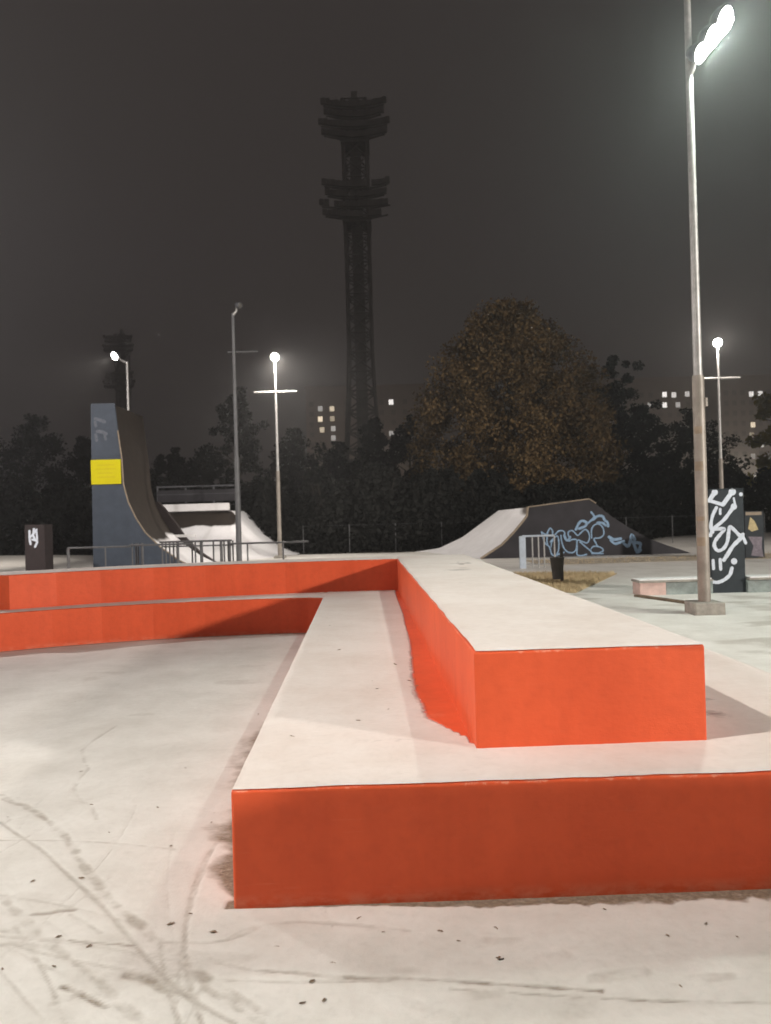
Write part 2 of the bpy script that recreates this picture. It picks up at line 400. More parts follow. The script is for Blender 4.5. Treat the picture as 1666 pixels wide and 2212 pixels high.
BLUE=[
 (0.028,[(5.032, 0.817), (5.08, 0.628), (5.142, 0.438), (5.273, 0.327), (5.347, 0.084), (5.48, 0.04), (5.589, 0.104)]),
 (0.028,[(5.032, 0.817), (5.177, 0.732), (5.233, 0.811), (5.317, 0.93), (5.395, 0.834), (5.377, 0.673)]),
 (0.028,[(5.232, 0.785), (5.199, 0.544), (5.221, 0.382)]),
 (0.028,[(5.305, 0.487), (5.443, 0.618), (5.551, 0.669), (5.586, 0.453), (5.565, 0.212), (5.508, 0.079)]),
 (0.024,[(5.327, 0.326), (5.358, 0.486), (5.441, 0.564)]),
 (0.028,[(5.472, 0.724), (5.583, 0.829), (5.717, 0.839), (5.782, 0.77), (5.766, 0.663)]),
 (0.028,[(5.659, 0.692), (5.68, 0.477), (5.755, 0.26), (5.885, 0.136), (6.046, 0.132), (6.144, 0.25), (6.165, 0.518), (6.031, 0.548), (5.922, 0.497)]),
 (0.03,[(5.48, 0.053), (5.751, 0.14)]),
 (0.05,[(5.767, 0.69), (5.817, 0.554), (5.896, 0.525), (5.953, 0.631)]),
 (0.028,[(5.9, 0.659), (5.904, 0.793), (6.039, 0.83), (6.196, 0.678), (6.306, 0.756), (6.443, 0.859), (6.548, 0.776), (6.583, 0.587), (6.511, 0.428), (6.378, 0.458), (6.191, 0.517), (6.17, 0.249), (6.165, 0.061), (6.285, 0.018), (6.474, 0.053)]),
 (0.028,[(6.27, 0.461), (6.454, 0.295), (6.585, 0.184)]),
 (0.03,[(6.65, 0.585), (6.657, 0.853), (6.769, 1.011), (6.93, 1.007), (7.034, 0.87), (7.042, 0.682), (6.918, 0.578), (6.729, 0.556), (6.792, 0.393), (6.83, 0.298)]),
 (0.028,[(6.612, 0.21), (6.695, 0.302), (6.856, 0.298), (6.989, 0.227), (7.0, 0.146), (6.823, 0.084), (6.636, 0.116), (6.612, 0.21)]),
 (0.022,[(6.635, 0.07), (7.011, 0.065)]),
 (0.05,[(6.148, 0.867), (6.261, 1.079), (6.37, 1.143), (6.502, 1.072), (6.446, 0.966), (6.256, 0.891)]),
 (0.04,[(6.556, 1.071), (6.749, 1.254), (6.66, 1.417)]),
 (0.05,[(6.72, 1.174), (6.857, 1.278), (7.018, 1.273), (7.095, 1.137), (7.174, 1.081), (7.197, 0.946)]),
 (0.05,[(6.851, 1.063), (7.012, 1.059), (7.117, 0.975)]),
 (0.06,[(7.214, 0.597), (7.373, 0.512), (7.588, 0.533)]),
 (0.05,[(7.264, 0.488), (7.396, 0.377), (7.53, 0.4), (7.693, 0.45)]),
 (0.06,[(7.691, 0.369), (7.822, 0.285), (7.908, 0.471), (7.953, 0.644), (8.043, 0.494)]),
 (0.06,[(7.96, 0.415), (8.147, 0.384), (8.226, 0.328), (8.167, 0.115)]),
 (0.06,[(8.013, 0.36), (8.062, 0.198), (8.112, 0.076), (8.221, 0.14)]),
]
WHITE=[
 (0.075,[(5.694, 1.739), (5.596, 1.6)]),
 (0.055,[(5.596, 1.6), (5.829, 1.523)]),
 (0.07,[(5.829, 1.523), (5.996, 1.74)]),
 (0.06,[(5.715, 1.474), (5.645, 1.335), (5.612, 1.166), (5.637, 1.053)]),
 (0.05,[(5.78, 1.444), (5.778, 1.369)]),
 (0.065,[(6.016, 1.485), (5.85, 1.273), (5.686, 1.136), (5.628, 1.072), (5.597, 0.997)]),
 (0.04,[(6.021, 1.626), (6.037, 1.532)]),
 (0.06,[(5.657, 1.099), (5.751, 1.106), (5.845, 1.104), (5.777, 1.021), (5.679, 0.901), (5.663, 0.807), (5.722, 0.731), (5.817, 0.766), (5.886, 0.877), (5.919, 1.064), (5.94, 1.139), (6.014, 1.08), (6.105, 0.984), (6.162, 1.001)]),
 (0.05,[(6.161, 0.963), (6.205, 0.849)]),
 (0.07,[(6.123, 0.936), (5.987, 0.808), (5.899, 0.679), (5.82, 0.568)]),
 (0.055,[(5.632, 0.564), (5.637, 0.422)]),
 (0.055,[(5.755, 0.579), (5.759, 0.41)]),
 (0.06,[(5.953, 0.423), (5.916, 0.311), (5.82, 0.229), (5.706, 0.185), (5.603, 0.197)]),
]
DOTS= [((5.694, 1.739), 0.055), ((5.996, 1.74), 0.065), ((6.016, 1.485), 0.055), ((5.994, 0.54), 0.055), ((6.145, 1.693), 0.035)]
WR= [(80.805, 33.865, 1), (83.467, 33.693, 0.7), (87.304, 33.823, 0.5), (76.453, 30.881, 0.3), (80.719, 30.866, 1), (84.551, 30.829, 0.4), (67.89, 25.111, 0.4), (69.279, 24.74, 0.4), (105.622, 33.327, 0.8), (108.189, 33.357, 0.8), (105.865, 24.516, 0.8), (108.097, 18.788, 0.7), (105.603, 15.522, 0.2), (110.421, 15.059, 1), (105.761, 9.519, 0.6), (105.742, 6.588, 0.3), (108.082, 6.857, 0.7), (105.446, 21.593, 0.2), (100.367, 13.064, 0.2), (58.209, 30.441, 0.4), (55.818, 34.275, 1)]
WM= [(-17.887, 32.465, 0.3), (-14.523, 32.373, 0.6), (-17.966, 29.496, 0.9), (-14.513, 29.523, 0.3), (-17.531, 26.41, 0.5), (-14.33, 26.669, 0.35), (-14.35, 23.993, 0.3), (2.433, 33.814, 1), (2.276, 24.838, 0.3), (-5.693, 33.343, 0.4)]
RAILS = [-6.53, -5.77, -5.25, -5.19, -5.13, -5.07, -5.0, -4.63, -4.57, -4.49, -4.41, -4.31, -4.0, -3.92, -3.85, -3.78, -3.56, -3.4, -3.34, -3.29, -3.24, -3.19, -2.85, -2.12]

# ------------------------------------------------------------------ the setting: ground
me_g = MB().add([(-420, -60, -0.06), (420, -60, -0.06), (420, 420, -0.06), (-420, 420, -0.06)], [(0, 1, 2, 3)])
tag(me_g.build('ground', M['earth']), kind='structure')

def lines(*segs):
    out = []
    for a, b, s in segs:
        out.append(np.arange(a, b, s))
    return np.concatenate(out + [[segs[-1][1]]])
gx = lines((-60, -12, 4), (-12, -5, 0.5), (-5, -2.4, 0.05), (-2.4, 1.7, 0.0105), (1.7, 6, 0.06), (6, 14, 0.4), (14, 60, 4))
gy = lines((-30, 0, 3), (0, 1.9, 0.1), (1.9, 4.6, 0.0105), (4.6, 10.5, 0.035), (10.5, 16, 0.1), (16, 30.0, 0.5))
GX, GY = np.meshgrid(gx, gy)
# far edge of the open square: deeper on the left and on the right
ymax = np.interp(GX, [-60, -18, -11, -5, 0, 8, 12, 15, 60], [40, 38, 33.5, 30.5, 30.0, 30.5, 34, 41, 41])
GY = np.where(GY > 16, 16 + (GY - 16) * (ymax - 16) / 14.0, GY)

wear = np.zeros_like(GX)
near = (GX > -3) & (GX < 2.2) & (GY > 1.8) & (GY < 6)
nx_, ny_ = GX[near], GY[near]
wsub = np.zeros_like(nx_)
wob = (vnoise(nx_ * 9, ny_ * 9, 3) - 0.5) * 0.02
# faint wheel arcs besides the clear ones
tr = np.random.default_rng(5)
for _ in range(22):
    a0 = tr.uniform(-0.75, 0.15); r_ = tr.uniform(1.6, 5.0) * tr.choice([-1, 1]); x0, y0 = tr.uniform(-2.2, -0.4), tr.uniform(2.1, 3.6)
    th0 = math.pi * (0.72 + 0.16 * tr.normal()); L_ = tr.uniform(0.6, 2.2); ss = np.linspace(-L_ / 2, L_ / 2, 12)
    TRACKS.append(([(x0 + math.cos(th0) * q - math.sin(th0) * q * q / (2 * r_), y0 + math.sin(th0) * q + math.cos(th0) * q * q / (2 * r_)) for q in ss], tr.uniform(0.005, 0.011), tr.uniform(0.25, 0.5), 0.5))
for pts, w, s, dash in TRACKS:
    pts = np.array(pts); best = np.full_like(nx_, 9.0); along = np.zeros_like(nx_); acc = 0
    for a, b in zip(pts[:-1], pts[1:]):
        d = b - a; L = np.hypot(*d) + 1e-9
        t = np.clip(((nx_ - a[0]) * d[0] + (ny_ - a[1]) * d[1]) / L ** 2, 0, 1)
        dist = np.hypot(nx_ - a[0] - t * d[0], ny_ - a[1] - t * d[1])
        along = np.where(dist < best, acc + t * L, along); best = np.minimum(best, dist); acc += L
    seed = int(abs(pts[0, 0]) * 1000)
    if w < 0.017: s *= 1.15
    gap = 1 - dash * (1 - sstep(0.3, 0.7, 0.5 * vnoise(along * 9, best * 30 + seed % 7, seed, 3) + 0.5 * vnoise(nx_ * 22, ny_ * 22, seed, 3)))
    wsub = np.maximum(wsub, s * (1 - sstep(0.25 * w, 1.6 * w, best + wob * (w / 0.028))) * gap)
wear[near] = wsub
n_big = vnoise(GX * 3.2, GY * 3.2, 5, 4); n_fine = vnoise(GX * 13, GY * 16, 6, 4); n_str = vnoise(GX * 9, GY * 30, 7, 4)
# snow blown away along the foot of the lower tier
edge = (-0.628 - 0.0315 * (GY - 2.868)) - GX
reach = np.interp(GY, [2.86, 2.95, 3.0, 3.1, 3.2, 3.35, 3.5, 3.6, 3.8, 4.0, 4.3, 4.6, 4.8, 5.1, 5.6, 9], [0, 0.02, 0.08, 0.15, 0.21, 0.12, 0.25, 0.28, 0.18, 0.20, 0.28, 0.32, 0.33, 0.32, 0.2, 0.15])
bare = (1 - sstep(0.35, 1.15, edge / (reach * (0.7 + 0.6 * n_fine) + 1e-6))) * (edge > -0.05) * (GY > 2.86) * (GY < 9.6)
wear = np.maximum(wear, np.clip(bare * 1.1, 0, 1))
front = (2.868 + 0.0203 * (GX + 0.628)) - GY
reachf = np.interp(GX, [-0.7, -0.4, 0.0, 0.3, 0.8, 1.5, 2.5], [0.008, 0.012, 0.035, 0.07, 0.085, 0.095, 0.09])
baref = (1 - sstep(0.65, 1.2, front / (reachf * (0.45 + 0.9 * vnoise(GX * 22, GY * 22, 12, 3))))) * (front > -0.06) * (GX > -0.66) * (GX < 2.6)
wear = np.maximum(wear, np.clip(baref, 0, 1))
# darker strip along the foot of the curved arm
ARM_LO_F = [(-0.838, 9.58), (-1.05, 9.66), (-1.55, 9.66), (-2.37, 9.575), (-3.0, 9.46), (-3.59, 9.29), (-4.12, 9.09), (-4.64, 8.85), (-5.5, 8.35), (-6.2, 7.8)]
ax, ay = np.array(ARM_LO_F).T
yarm = np.interp(GX, ax[::-1], ay[::-1])
dar = yarm - GY
wear = np.maximum(wear, 0.75 * (1 - sstep(0.05, 0.15, dar + 0.05 * (n_fine - .5))) * (dar > -0.1) * (GX < -0.8) * (GX > -6.2))
# faint thin patches of snow everywhere, and scuffs out on the square
wear = np.maximum(wear, 0.26 * sstep(0.62, 0.80, vnoise(GX * 2.1, GY * 4.5, 8, 4)) * (GY < 14) * (GY > 2))
wear = np.maximum(wear, 0.5 * sstep(0.58, 0.72, vnoise(GX * 0.9, GY * 1.6, 9, 4)) * (GX > 2.5) * (GY > 4) * (GY < 14))
wear = np.maximum(wear, 0.2 * sstep(0.55, 0.75, vnoise(GX * 0.35, GY * 0.5, 10, 4)) * (GY > 15))
GZ = 0.004 * (n_big - 0.5) + 0.0015 * (n_fine - 0.5) - 0.006 * wear
GZ[:, 0] = GZ[:, -1] = -0.05; GZ[-1, :] = -0.05
pave = grid_object('snowy_pavement', GX, GY, GZ, M['pave'], None, {'wear': wear})
tag(pave, kind='structure')

# ------------------------------------------------------------------ the two-tier orange ledge
H1, H2 = 0.45, 0.885
UL = lambda y: 0.373 - 0.0325 * (y - 3.264)       # left side of upper tier
UR = lambda y: 1.405 - 0.0325 * (y - 3.30)
LL = lambda y: -0.628 - 0.0315 * (y - 2.868)
LR = lambda y: 2.42 - 0.0310 * (y - 2.93)
ARM_UP_F = [(UL(10.29), 10.29), (-0.6, 10.27), (-1.4, 10.20), (-2.45, 10.01), (-3.1, 9.84), (-3.72, 9.62), (-4.2, 9.40), (-4.66, 9.13), (-5.7, 9.22)]
ARM_UP_B = [(UR(10.85), 10.85), (0.3, 10.86), (-0.6, 10.85), (-1.5, 10.79), (-2.65, 10.60), (-3.4, 10.40), (-4.0, 10.14), (-4.55, 9.86), (-5.0, 9.66), (-5.7, 9.75)]
LO_B = [(LR(11.35), 11.35), (-1.6, 11.3), (-2.9, 11.1), (-4.3, 10.65), (-5.6, 10.35), (-6.7, 9.6)]
ledge = empty('skate_ledge', (0.8, 6.5, 0))
tag(ledge, 'orange painted two-tier concrete skate ledge with a curved side arm, snow on top', 'ledge')
def into(o, t): o.location = (-t.location.x, -t.location.y, -t.location.z); return o
poly = [(LL(2.868), 2.868), (LR(2.93), 2.93)] + LO_B + ARM_LO_F[::-1]
into(MB().slab(poly, -0.03, H1).build('lower_tier', M['orange'], ledge, 0.012, 3), ledge)
poly = [(UL(3.264), 3.264), (UR(3.30), 3.30)] + ARM_UP_B + ARM_UP_F[::-1]
into(MB().slab(poly, H1 - 0.02, H2).build('upper_tier', M['orange'], ledge, 0.010, 3), ledge)

def sheet(name, P, z, th, cover, seed):
    """P: (nv, nu, 2) plan points of a snow layer; thins out towards its rim"""
    X, Y = P[..., 0].copy(), P[..., 1].copy()
    nv, nu = X.shape
    d = np.full(X.shape, 9.0)
    du = np.hypot(np.gradient(X, axis=1), np.gradient(Y, axis=1)); dv = np.hypot(np.gradient(X, axis=0), np.gradient(Y, axis=0))
    iu = np.arange(nu)[None, :]; iv = np.arange(nv)[:, None]
    d = np.minimum(np.minimum(iu, nu - 1 - iu) * du, np.minimum(iv, nv - 1 - iv) * dv)
    n = vnoise(X * 5, Y * 5, seed, 4); nf = vnoise(X * 30, Y * 30, seed + 1, 3)
    Z = z + 0.0035 + th * sstep(0, 0.035, d) * (0.75 + 0.5 * n) + 0.0012 * nf * sstep(0, .03, d) - 0.004 * (1 - np.clip(cover, 0, 1))
    c = cover
    return into(grid_object(name, X, Y, Z, M['snow_sheet'], ledge, {'cover': c}), ledge)

def quad_pts(xl, xr, yf, yb, nu, nv, inset=0.008, jit=0.016):
    P = np.zeros((nv, nu, 2))
    t = np.linspace(0, 1, nv)[:, None]; s = np.linspace(0, 1, nu)[None, :]
    yl = yf + inset; 
    Y = yl + t * (yb - yl) + 0 * s
    XL = xl(Y) + inset + jit * (vnoise(Y * 5, Y * 0 + 3, 81, 4) - 0.3).clip(0); XR = xr(Y) - inset - 0.016 * (vnoise(Y * 5, Y * 0 + 7, 82, 4) - 0.3).clip(0)
    X = XL + s * (XR - XL)
    Y = Y + (1 - t) * (0.0203 * (X - xl(yf)) + 0.018 * (vnoise(X * 6, X * 0 + 5, 83, 4) - 0.3).clip(0))
    P[..., 0], P[..., 1] = X, Y
    return P

P = quad_pts(LL, LR, 2.868, 10.29, 110, 330, 0.004, 0.004)
X, Y = P[..., 0], P[..., 1]
dU = UL(Y) - X
wB = np.interp(Y, [3.2, 3.33, 3.45, 3.77, 4.4, 5.2, 5.9, 7.9, 9.9, 10.3], [0, 0, 0.02, 0.15, 0.175, 0.14, 0.105, 0.065, 0.05, 0.04])
nn = vnoise(X * 14, Y * 10, 21, 4)
cov = sstep(0.75, 1.45, np.clip(dU, 0, None) / (wB * (0.93 + 0.14 * nn) + 1e-4))
cov = np.where((Y < 3.3) | (X > UR(Y) - 0.3), 1.0, cov)
cov = np.minimum(cov, 1 - 0.45 * np.exp(-(((X - 0.05) / 0.25) ** 2 + ((Y - 3.42) / 0.03) ** 2)) * nn)
for cx, cy, rx, ry, s in ((1.62, 3.72, 0.10, 0.10, 0.38), (1.93, 3.55, 0.14, 0.05, 0.42), (1.66, 4.0, 0.12, 0.05, 0.4), (2.05, 3.36, 0.1, 0.03, .4)):
    cov = np.minimum(cov, 1 - s * np.exp(-(((X - cx + 0.25 * (Y - cy)) / rx) ** 2 + ((Y - cy) / ry) ** 2) * (0.7 + nn)))
sheet('snow_cover', P, H1, 0.008, np.clip(cov * 1.3 - 0.25, -0.25, 1.05), 31)

def strip_pts(F, B, nu, nv):
    def res(pl):
        pl = np.array(pl); L = np.r_[0, np.cumsum(np.hypot(*np.diff(pl, axis=0).T))]
        t = np.linspace(0, L[-1], nu); return np.stack([np.interp(t, L, pl[:, 0]), np.interp(t, L, pl[:, 1])], -1)
    f, b = res(F), res(B); s = np.linspace(0, 1, nv)[:, None, None]
    return f[None] * (1 - s) + b[None] * s
f_in = [(x + 0.0, y + 0.01) for x, y in ARM_LO_F if x > -6]
b_in = [(-0.85, 10.255)] + [(x, y - 0.004) for x, y in ARM_UP_F if x < -1]
P = strip_pts(f_in, b_in, 160, 18)
sheet('snow_cover', P, H1, 0.008, np.ones(P.shape[:2]) * 1.05, 41)
P = quad_pts(UL, UR, 3.264, 10.84, 60, 300, 0.006)
X, Y = P[..., 0], P[..., 1]
nn = vnoise(X * 9, Y * 7, 51, 4)
cov = np.ones_like(X) * 1.05
for cx, cy, rx, ry, s in ((0.85, 8.9, 0.22, 0.35, 0.40), (0.75, 8.0, 0.2, 0.3, 0.36), (0.6, 6.4, 0.2, 0.1, 0.2)):
    cov = np.minimum(cov, 1.05 - s * np.exp(-(((X - cx) / rx) ** 2 + ((Y - cy) / ry) ** 2)) * sstep(.4, .6, nn) * 1.6)
sheet('snow_cover', P, H2, 0.009, cov, 61)
f_in = [(0.15, 10.30)] + [(x, y + 0.012) for x, y in ARM_UP_F[1:]]
b_in = [(0.15, 10.85)] + [(x, y - 0.01) for x, y in ARM_UP_B[2:]]
P = strip_pts(f_in, b_in, 150, 16)
sheet('snow_cover', P, H2, 0.009, np.ones(P.shape[:2]) * 1.05, 71)

# ------------------------------------------------------------------ lamps
def add_light(kind, loc, power, col, parent, radius=0.12, aim=None, cone=150, blend=0.6):
    ld = bpy.data.lights.new('lamp_light', kind)
    ld.energy = power; ld.color = col
    ld.shadow_soft_size = radius
    if kind == 'SPOT':
        ld.spot_size = math.radians(cone); ld.spot_blend = blend
    o = link(bpy.data.objects.new('lamp_light', ld), parent)
    o.location = loc
    if aim is not None:
        o.rotation_euler = Vector(aim).to_track_quat('-Z', 'Y').to_euler()
    return o

def disc_head(root, base, aim, lit, r=0.17, lens=None):
    """round floodlight: housing (lathe) with a lens let into its face"""
    a = Vector(aim).normalized(); c = Vector(base)
    side = a.cross(Vector((0, 0, 1))).normalized(); up = side.cross(a)
    def lathe(prof, n=24):
        vs = [c + a * h + (side * math.cos(t) + up * math.sin(t)) * q for h, q in prof for t in [2 * math.pi * k / n for k in range(n)]]
        fs = [(i * n + k, i * n + (k + 1) % n, (i + 1) * n + (k + 1) % n, (i + 1) * n + k) for i in range(len(prof) - 1) for k in range(n)]
        return vs, fs
    m = MB(); v, f = lathe([(-0.16, 0.001), (-0.16, r * 0.55), (-0.08, r * 0.9), (0.0, r), (0.03, r), (0.03, r * 0.9), (0.015, r * 0.88)]); m.add(v, f, True)
    h = m.build('lamp_head', M['darksteel'], root)
    m = MB(); v, f = lathe([(0.02, r * 0.88), (0.045, r * 0.6), (0.055, 0.001)]); m.add(v, f, True)
    m.build('lens', lens or (M['lens'] if lit else M['lens_off']), h)
    return h

def park_lamp(loc, label, aim, lit=True, bar=True, power=1200, col=(1.0, 0.92, 0.82), kind='POINT', cone=150, blend=0.6, arm=0.0, radius=0.13, light_aim=None, bar_rz=0.0, H=7.5, group='lamp posts around the skate park'):
    root = empty('lamp_post', loc)
    pm_ = M['steel'] if lit else M['railsteel']
    tag(root, label, 'lamp post', group)
    m = MB(); m.tube([(0, 0, 0), (0, 0, 3.2), (0, 0, 3.25)], [0.082, 0.074, 0.07], 14); m.build('pole_base', M['pole'] if lit else M['railsteel'], root)
    m = MB(); m.tube([(0, 0, 3.2), (0, 0, H - 0.22)], [0.058, 0.04], 12); m.build('pole', pm_, root)
    m = MB(); m.box(-0.2, 0.2, -0.2, 0.2, -0.05, 0.1); m.build('footing', M['concrete'], root, 0.015)
    if bar:
        c, s = math.cos(bar_rz) * 0.8, math.sin(bar_rz) * 0.8
        k_ = 0.0 if lit else 0.25
        if not lit: c, s = c * 0.52, s * 0.52
        m = MB(); m.tube([(k_ - c, -s, H - 1.3), (k_ + c, s, H - 1.3)], 0.04 if lit else 0.022, 10); m.build('crossbar', pm_, root)
    a = Vector(aim).normalized()
    hp = Vector((arm, -0.02, H))
    m = MB(); m.tube([(0, 0, H - 0.26), (arm * 0.5, 0, H - 0.16), tuple(hp - a * 0.12)], [0.045, 0.035, 0.03], 8); m.build('bracket', M['steel'], root)
    disc_head(root, hp, a, lit, 0.17 if lit else 0.09)
    if lit:
        add_light(kind, hp + a * 0.24, power, col, root, radius, (light_aim or a) if kind == 'SPOT' else None, cone, blend)
    return root

park_lamp((-3.97, 27.6, 0), 'lit lamp post with a short crossbar standing behind the low railing', (0.12, -1, -0.25), power=P_FAR_A, kind='SPOT', cone=150, blend=0.8, light_aim=(0.4, -0.22, -1))
park_lamp((12.36, 27.2, 0), 'lit lamp post with a crossbar behind the tall graffiti box', (-0.25, -1, -0.25), power=P_FAR_B)
park_lamp((-9.18, 26.7, 0), 'lit floodlight post rising behind the tall blue-grey ramp', (-0.45, -0.8, -0.45), light_aim=(-0.92, 0.15, -0.42), power=P_LEFT, bar=False, kind='SPOT', cone=100, blend=1.0, arm=-0.42)
park_lamp((-4.14, 20.8, 0), 'unlit lamp post with a thin crossbar in front of the white ramp', (0.75, -0.5, -0.3), lit=False, arm=0.2)
# two more of the same lamps stand outside the picture and light the near ground
park_lamp(L2_POS, 'lit lamp post left of the near corner of the orange ledge', (12.6, 0.9, -9.3), power=P_L2, col=C_L2, kind='SPOT', cone=92, blend=0.95, H=9.5, bar=False)
park_lamp(L4_POS, 'lit lamp post standing left of the dark pillar', (0.75, 0.3, -0.5), power=P_L4, col=C_L4, kind='POINT', bar=False)
park_lamp(L1_POS, 'high lit floodlight mast far off beyond the added grey shade ramp', (-0.87, 0.5, -0.3), power=P_L1, col=C_L1, kind='SPOT', cone=56, light_aim=(-50, 37, -14), bar=False, radius=1.0, H=15.4)

# the tall post with the row of floodlights
tp = empty('floodlight_post', (4.44, 10.4, 0))
tag(tp, 'tall pale lamp post on a concrete footing with a blazing row of floodlights', 'lamp post')
MB().box(-0.21, 0.21, -0.2, 0.2, -0.05, 0.17).build('footing', M['concrete'], tp, 0.02)
m = MB(); m.tube([(0, 0, 0.15), (0, 0, 3.3), (0, 0, 3.34)], [0.084, 0.080, 0.075], 20); m.build('pole_base', M['pole'], tp)
m = MB(); m.tube([(0, 0, 3.3), (0, 0, 7.9), (0, 0, 10.6)], [0.060, 0.048, 0.030], 18); m.build('pole', M['steel'], tp)
m = MB(); m.tube([(0.075, -0.03, 2.9), (0.075, -0.03, 3.02)], 0.04, 10); m.build('cable_clamp', M['pole'], tp)
for zz, hh, rr in ((2.52, 0.10, 0.083), (2.0, 0.13, 0.0835), (0.95, 0.12, 0.086), (1.3, 0.06, 0.085)):
    m = MB(); n = 10
    vs = [(math.cos(t) * rr, math.sin(t) * rr, z) for z in (zz, zz + hh) for t in [math.pi * (1.05 + 0.45 * k / n) for k in range(n + 1)]]
    m.add(vs, [(k, k + 1, n + 2 + k, n + 1 + k) for k in range(n)], True); m.build('sticker', M['rim'], tp)
ax_ = Vector((0.62, 0.0, 0.78)).normalized()
fn = Vector((0.62, -0.75, -0.45)).normalized(); fn = (fn - ax_ * fn.dot(ax_)).normalized()
h0 = Vector((0.06, -0.1, 7.76))
m = MB(); m.tube([(0, 0, 7.55), (0.03, -0.06, 7.62), tuple(h0 + ax_ * 0.1 - fn * 0.06)], 0.035, 8); m.build('bracket', M['steel'], tp)
w_ = fn.cross(ax_).normalized()
for k, (t0, r_) in enumerate(((0.07, 0.14), (0.35, 0.165), (0.65, 0.19))):
    c_ = h0 + ax_ * t0
    disc_head(tp, c_, fn, True, r_, M['lens_cool'])
    add_light('SPOT', c_ + fn * 0.12, P_TALL / 3, (0.86, 1.0, 0.90), tp, 0.07, (fn + Vector((0, 0.2, -0.7))).normalized(), 165, 0.7)
w2 = fn.cross(ax_).normalized()
m = MB()
pts8 = [h0 + ax_ * (t * 0.80 - 0.03) + w2 * s * (0.085 + 0.05 * t) + fn * 0.052 for t, s in [(0, -1), (0.25, -1), (0.5, -1), (0.75, -1), (1, -0.7), (1, 0.7), (0.75, 1), (0.5, 1), (0.25, 1), (0, 1)]]
m.add(pts8, [tuple(range(10))]); m.build('diffuser', M['lens_cool'], tp)
m = MB(); m.tube([tuple(h0 - fn * 0.1), tuple(h0 + ax_ * 0.85 - fn * 0.1)], 0.03, 8); m.build('head_rail', M['darksteel'], tp)

# ------------------------------------------------------------------ ramps
def ribbon(pts, w, plane_y, taper=True):
    """flat paint stroke in an XZ plane facing -Y, rounded by extra points"""
    p = np.array(pts, float)
    if len(p) > 2:                                   # Catmull-Rom
        q = np.vstack([2 * p[0] - p[1], p, 2 * p[-1] - p[-2]]); o = []
        for i in range(1, len(q) - 2):
            for t in np.linspace(0, 1, 5, endpoint=False):
                a, b, c, d = q[i - 1:i + 3]
                o.append(0.5 * ((2 * b) + (-a + c) * t + (2 * a - 5 * b + 4 * c - d) * t * t + (-a + 3 * b - 3 * c + d) * t ** 3))
        p = np.array(o + [p[-1]])
    d = np.gradient(p, axis=0); d /= np.linalg.norm(d, axis=1)[:, None] + 1e-9
    nrm = np.stack([-d[:, 1], d[:, 0]], 1)
    hw = w / 2 * (0.85 + 0.3 * rng.random(len(p)))[:, None]
    L, R = p + nrm * hw, p - nrm * hw
    vs = [(x, plane_y, z) for x, z in np.vstack([L, R])]; n = len(p)
    fs = [(k, k + 1, n + k + 1, n + k) for k in range(n - 1)]
    m = MB().add(vs, fs)
    for c in (p[0], p[-1]):
        b = [(c[0] + w / 2 * math.cos(t), plane_y - 0.001, c[1] + w / 2 * math.sin(t)) for t in np.linspace(0, 2 * math.pi, 12, endpoint=False)]
        m.add(b, [tuple(range(12))])
    return m

def blob(poly, y):
    return MB().add([(x, y, z) for x, z in poly], [tuple(range(len(poly)))])

def loft(name, A, B, ya, yb, material, parent, cover, n=26, m=16, thick=0.0):
    """curved riding surface between a near and a far profile (both lists of x, z)"""
    def res(pl):
        pl = np.array(pl); L = np.r_[0, np.cumsum(np.hypot(*np.diff(pl, axis=0).T))]
        t = np.linspace(0, L[-1], n); return np.stack([np.interp(t, L, pl[:, 0]), np.interp(t, L, pl[:, 1])], -1)
    a, b = res(A), res(B); s = np.linspace(0, 1, m)[:, None]
    X = a[None, :, 0] * (1 - s) + b[None, :, 0] * s; Z = a[None, :, 1] * (1 - s) + b[None, :, 1] * s
    Y = ya + (yb - ya) * s + 0 * X
    return into(grid_object(name, X, Y, Z, material, parent, {'cover': cover(X, Y, Z)}), parent)

M['ramp_surface'] = mat_covered('snowy_brown_ramp', (0.032, 0.024, 0.019), edge_scale=3.0, soft=0.35, amp=0.45)
M['ramp_lilac'] = mat_covered('snowy_grey_ramp', (0.14, 0.12, 0.11), edge_scale=3.0, soft=0.5, amp=0.35)

M['sprayfaint'] = plain('faded_spray_paint', (0.12, 0.13, 0.155), 0.7, 0.3, 16)
# tall quarter pipe with the blue-grey flank
vr = empty('vert_ramp', (-7.5, 23.3, 0))
tag(vr, 'very tall quarter pipe with blue-grey side panel and yellow sign', 'ramp')
TALL = [(-8.72, -0.05), (-8.69, 3.45), (-7.80, 3.45), (-7.79, 2.63), (-7.66, 2.09), (-7.44, 1.60), (-7.18, 1.18), (-6.74, 0.73), (-6.20, 0.33), (-5.72, 0.08), (-5.4, -0.05)]
into(MB().prism(TALL, 22.0, 22.12).build('side_panel', M['bluegrey'], vr), vr)
UPP = [(-8.70, 3.455), (-8.68, 5.05), (-7.98, 5.05), (-7.90, 4.23), (-7.82, 3.455)]
into(MB().prism(UPP, 22.02, 22.10).build('upper_panel', M['bluegrey'], vr), vr)
CUR = [(-7.98, 5.0), (-7.90, 4.23), (-7.80, 3.4), (-7.77, 2.63), (-7.64, 2.09), (-7.42, 1.60), (-7.16, 1.18), (-6.72, 0.73), (-6.18, 0.33), (-5.70, 0.08), (-5.3, 0.0)]
loft('riding_surface', CUR, CUR, 22.06, 24.6, M['ramp_surface'], vr, lambda X, Y, Z: sstep(1.25, 0.75, Z + 0.5 * (vnoise(X * 2, Y * 2, 4, 3) - .5)) * 1.0)
rim = MB(); rim.tube([(x + 0.01, 22.0, z) for x, z in CUR[1:]], 0.022, 6); into(rim.build('edge_rim', M['rim'], vr), vr)
INN = [(-7.95, 1.9), (-7.73, 1.83), (-7.43, 1.43), (-7.06, 0.89), (-6.69, 0.49), (-6.08, 0.08), (-5.9, -0.03)]
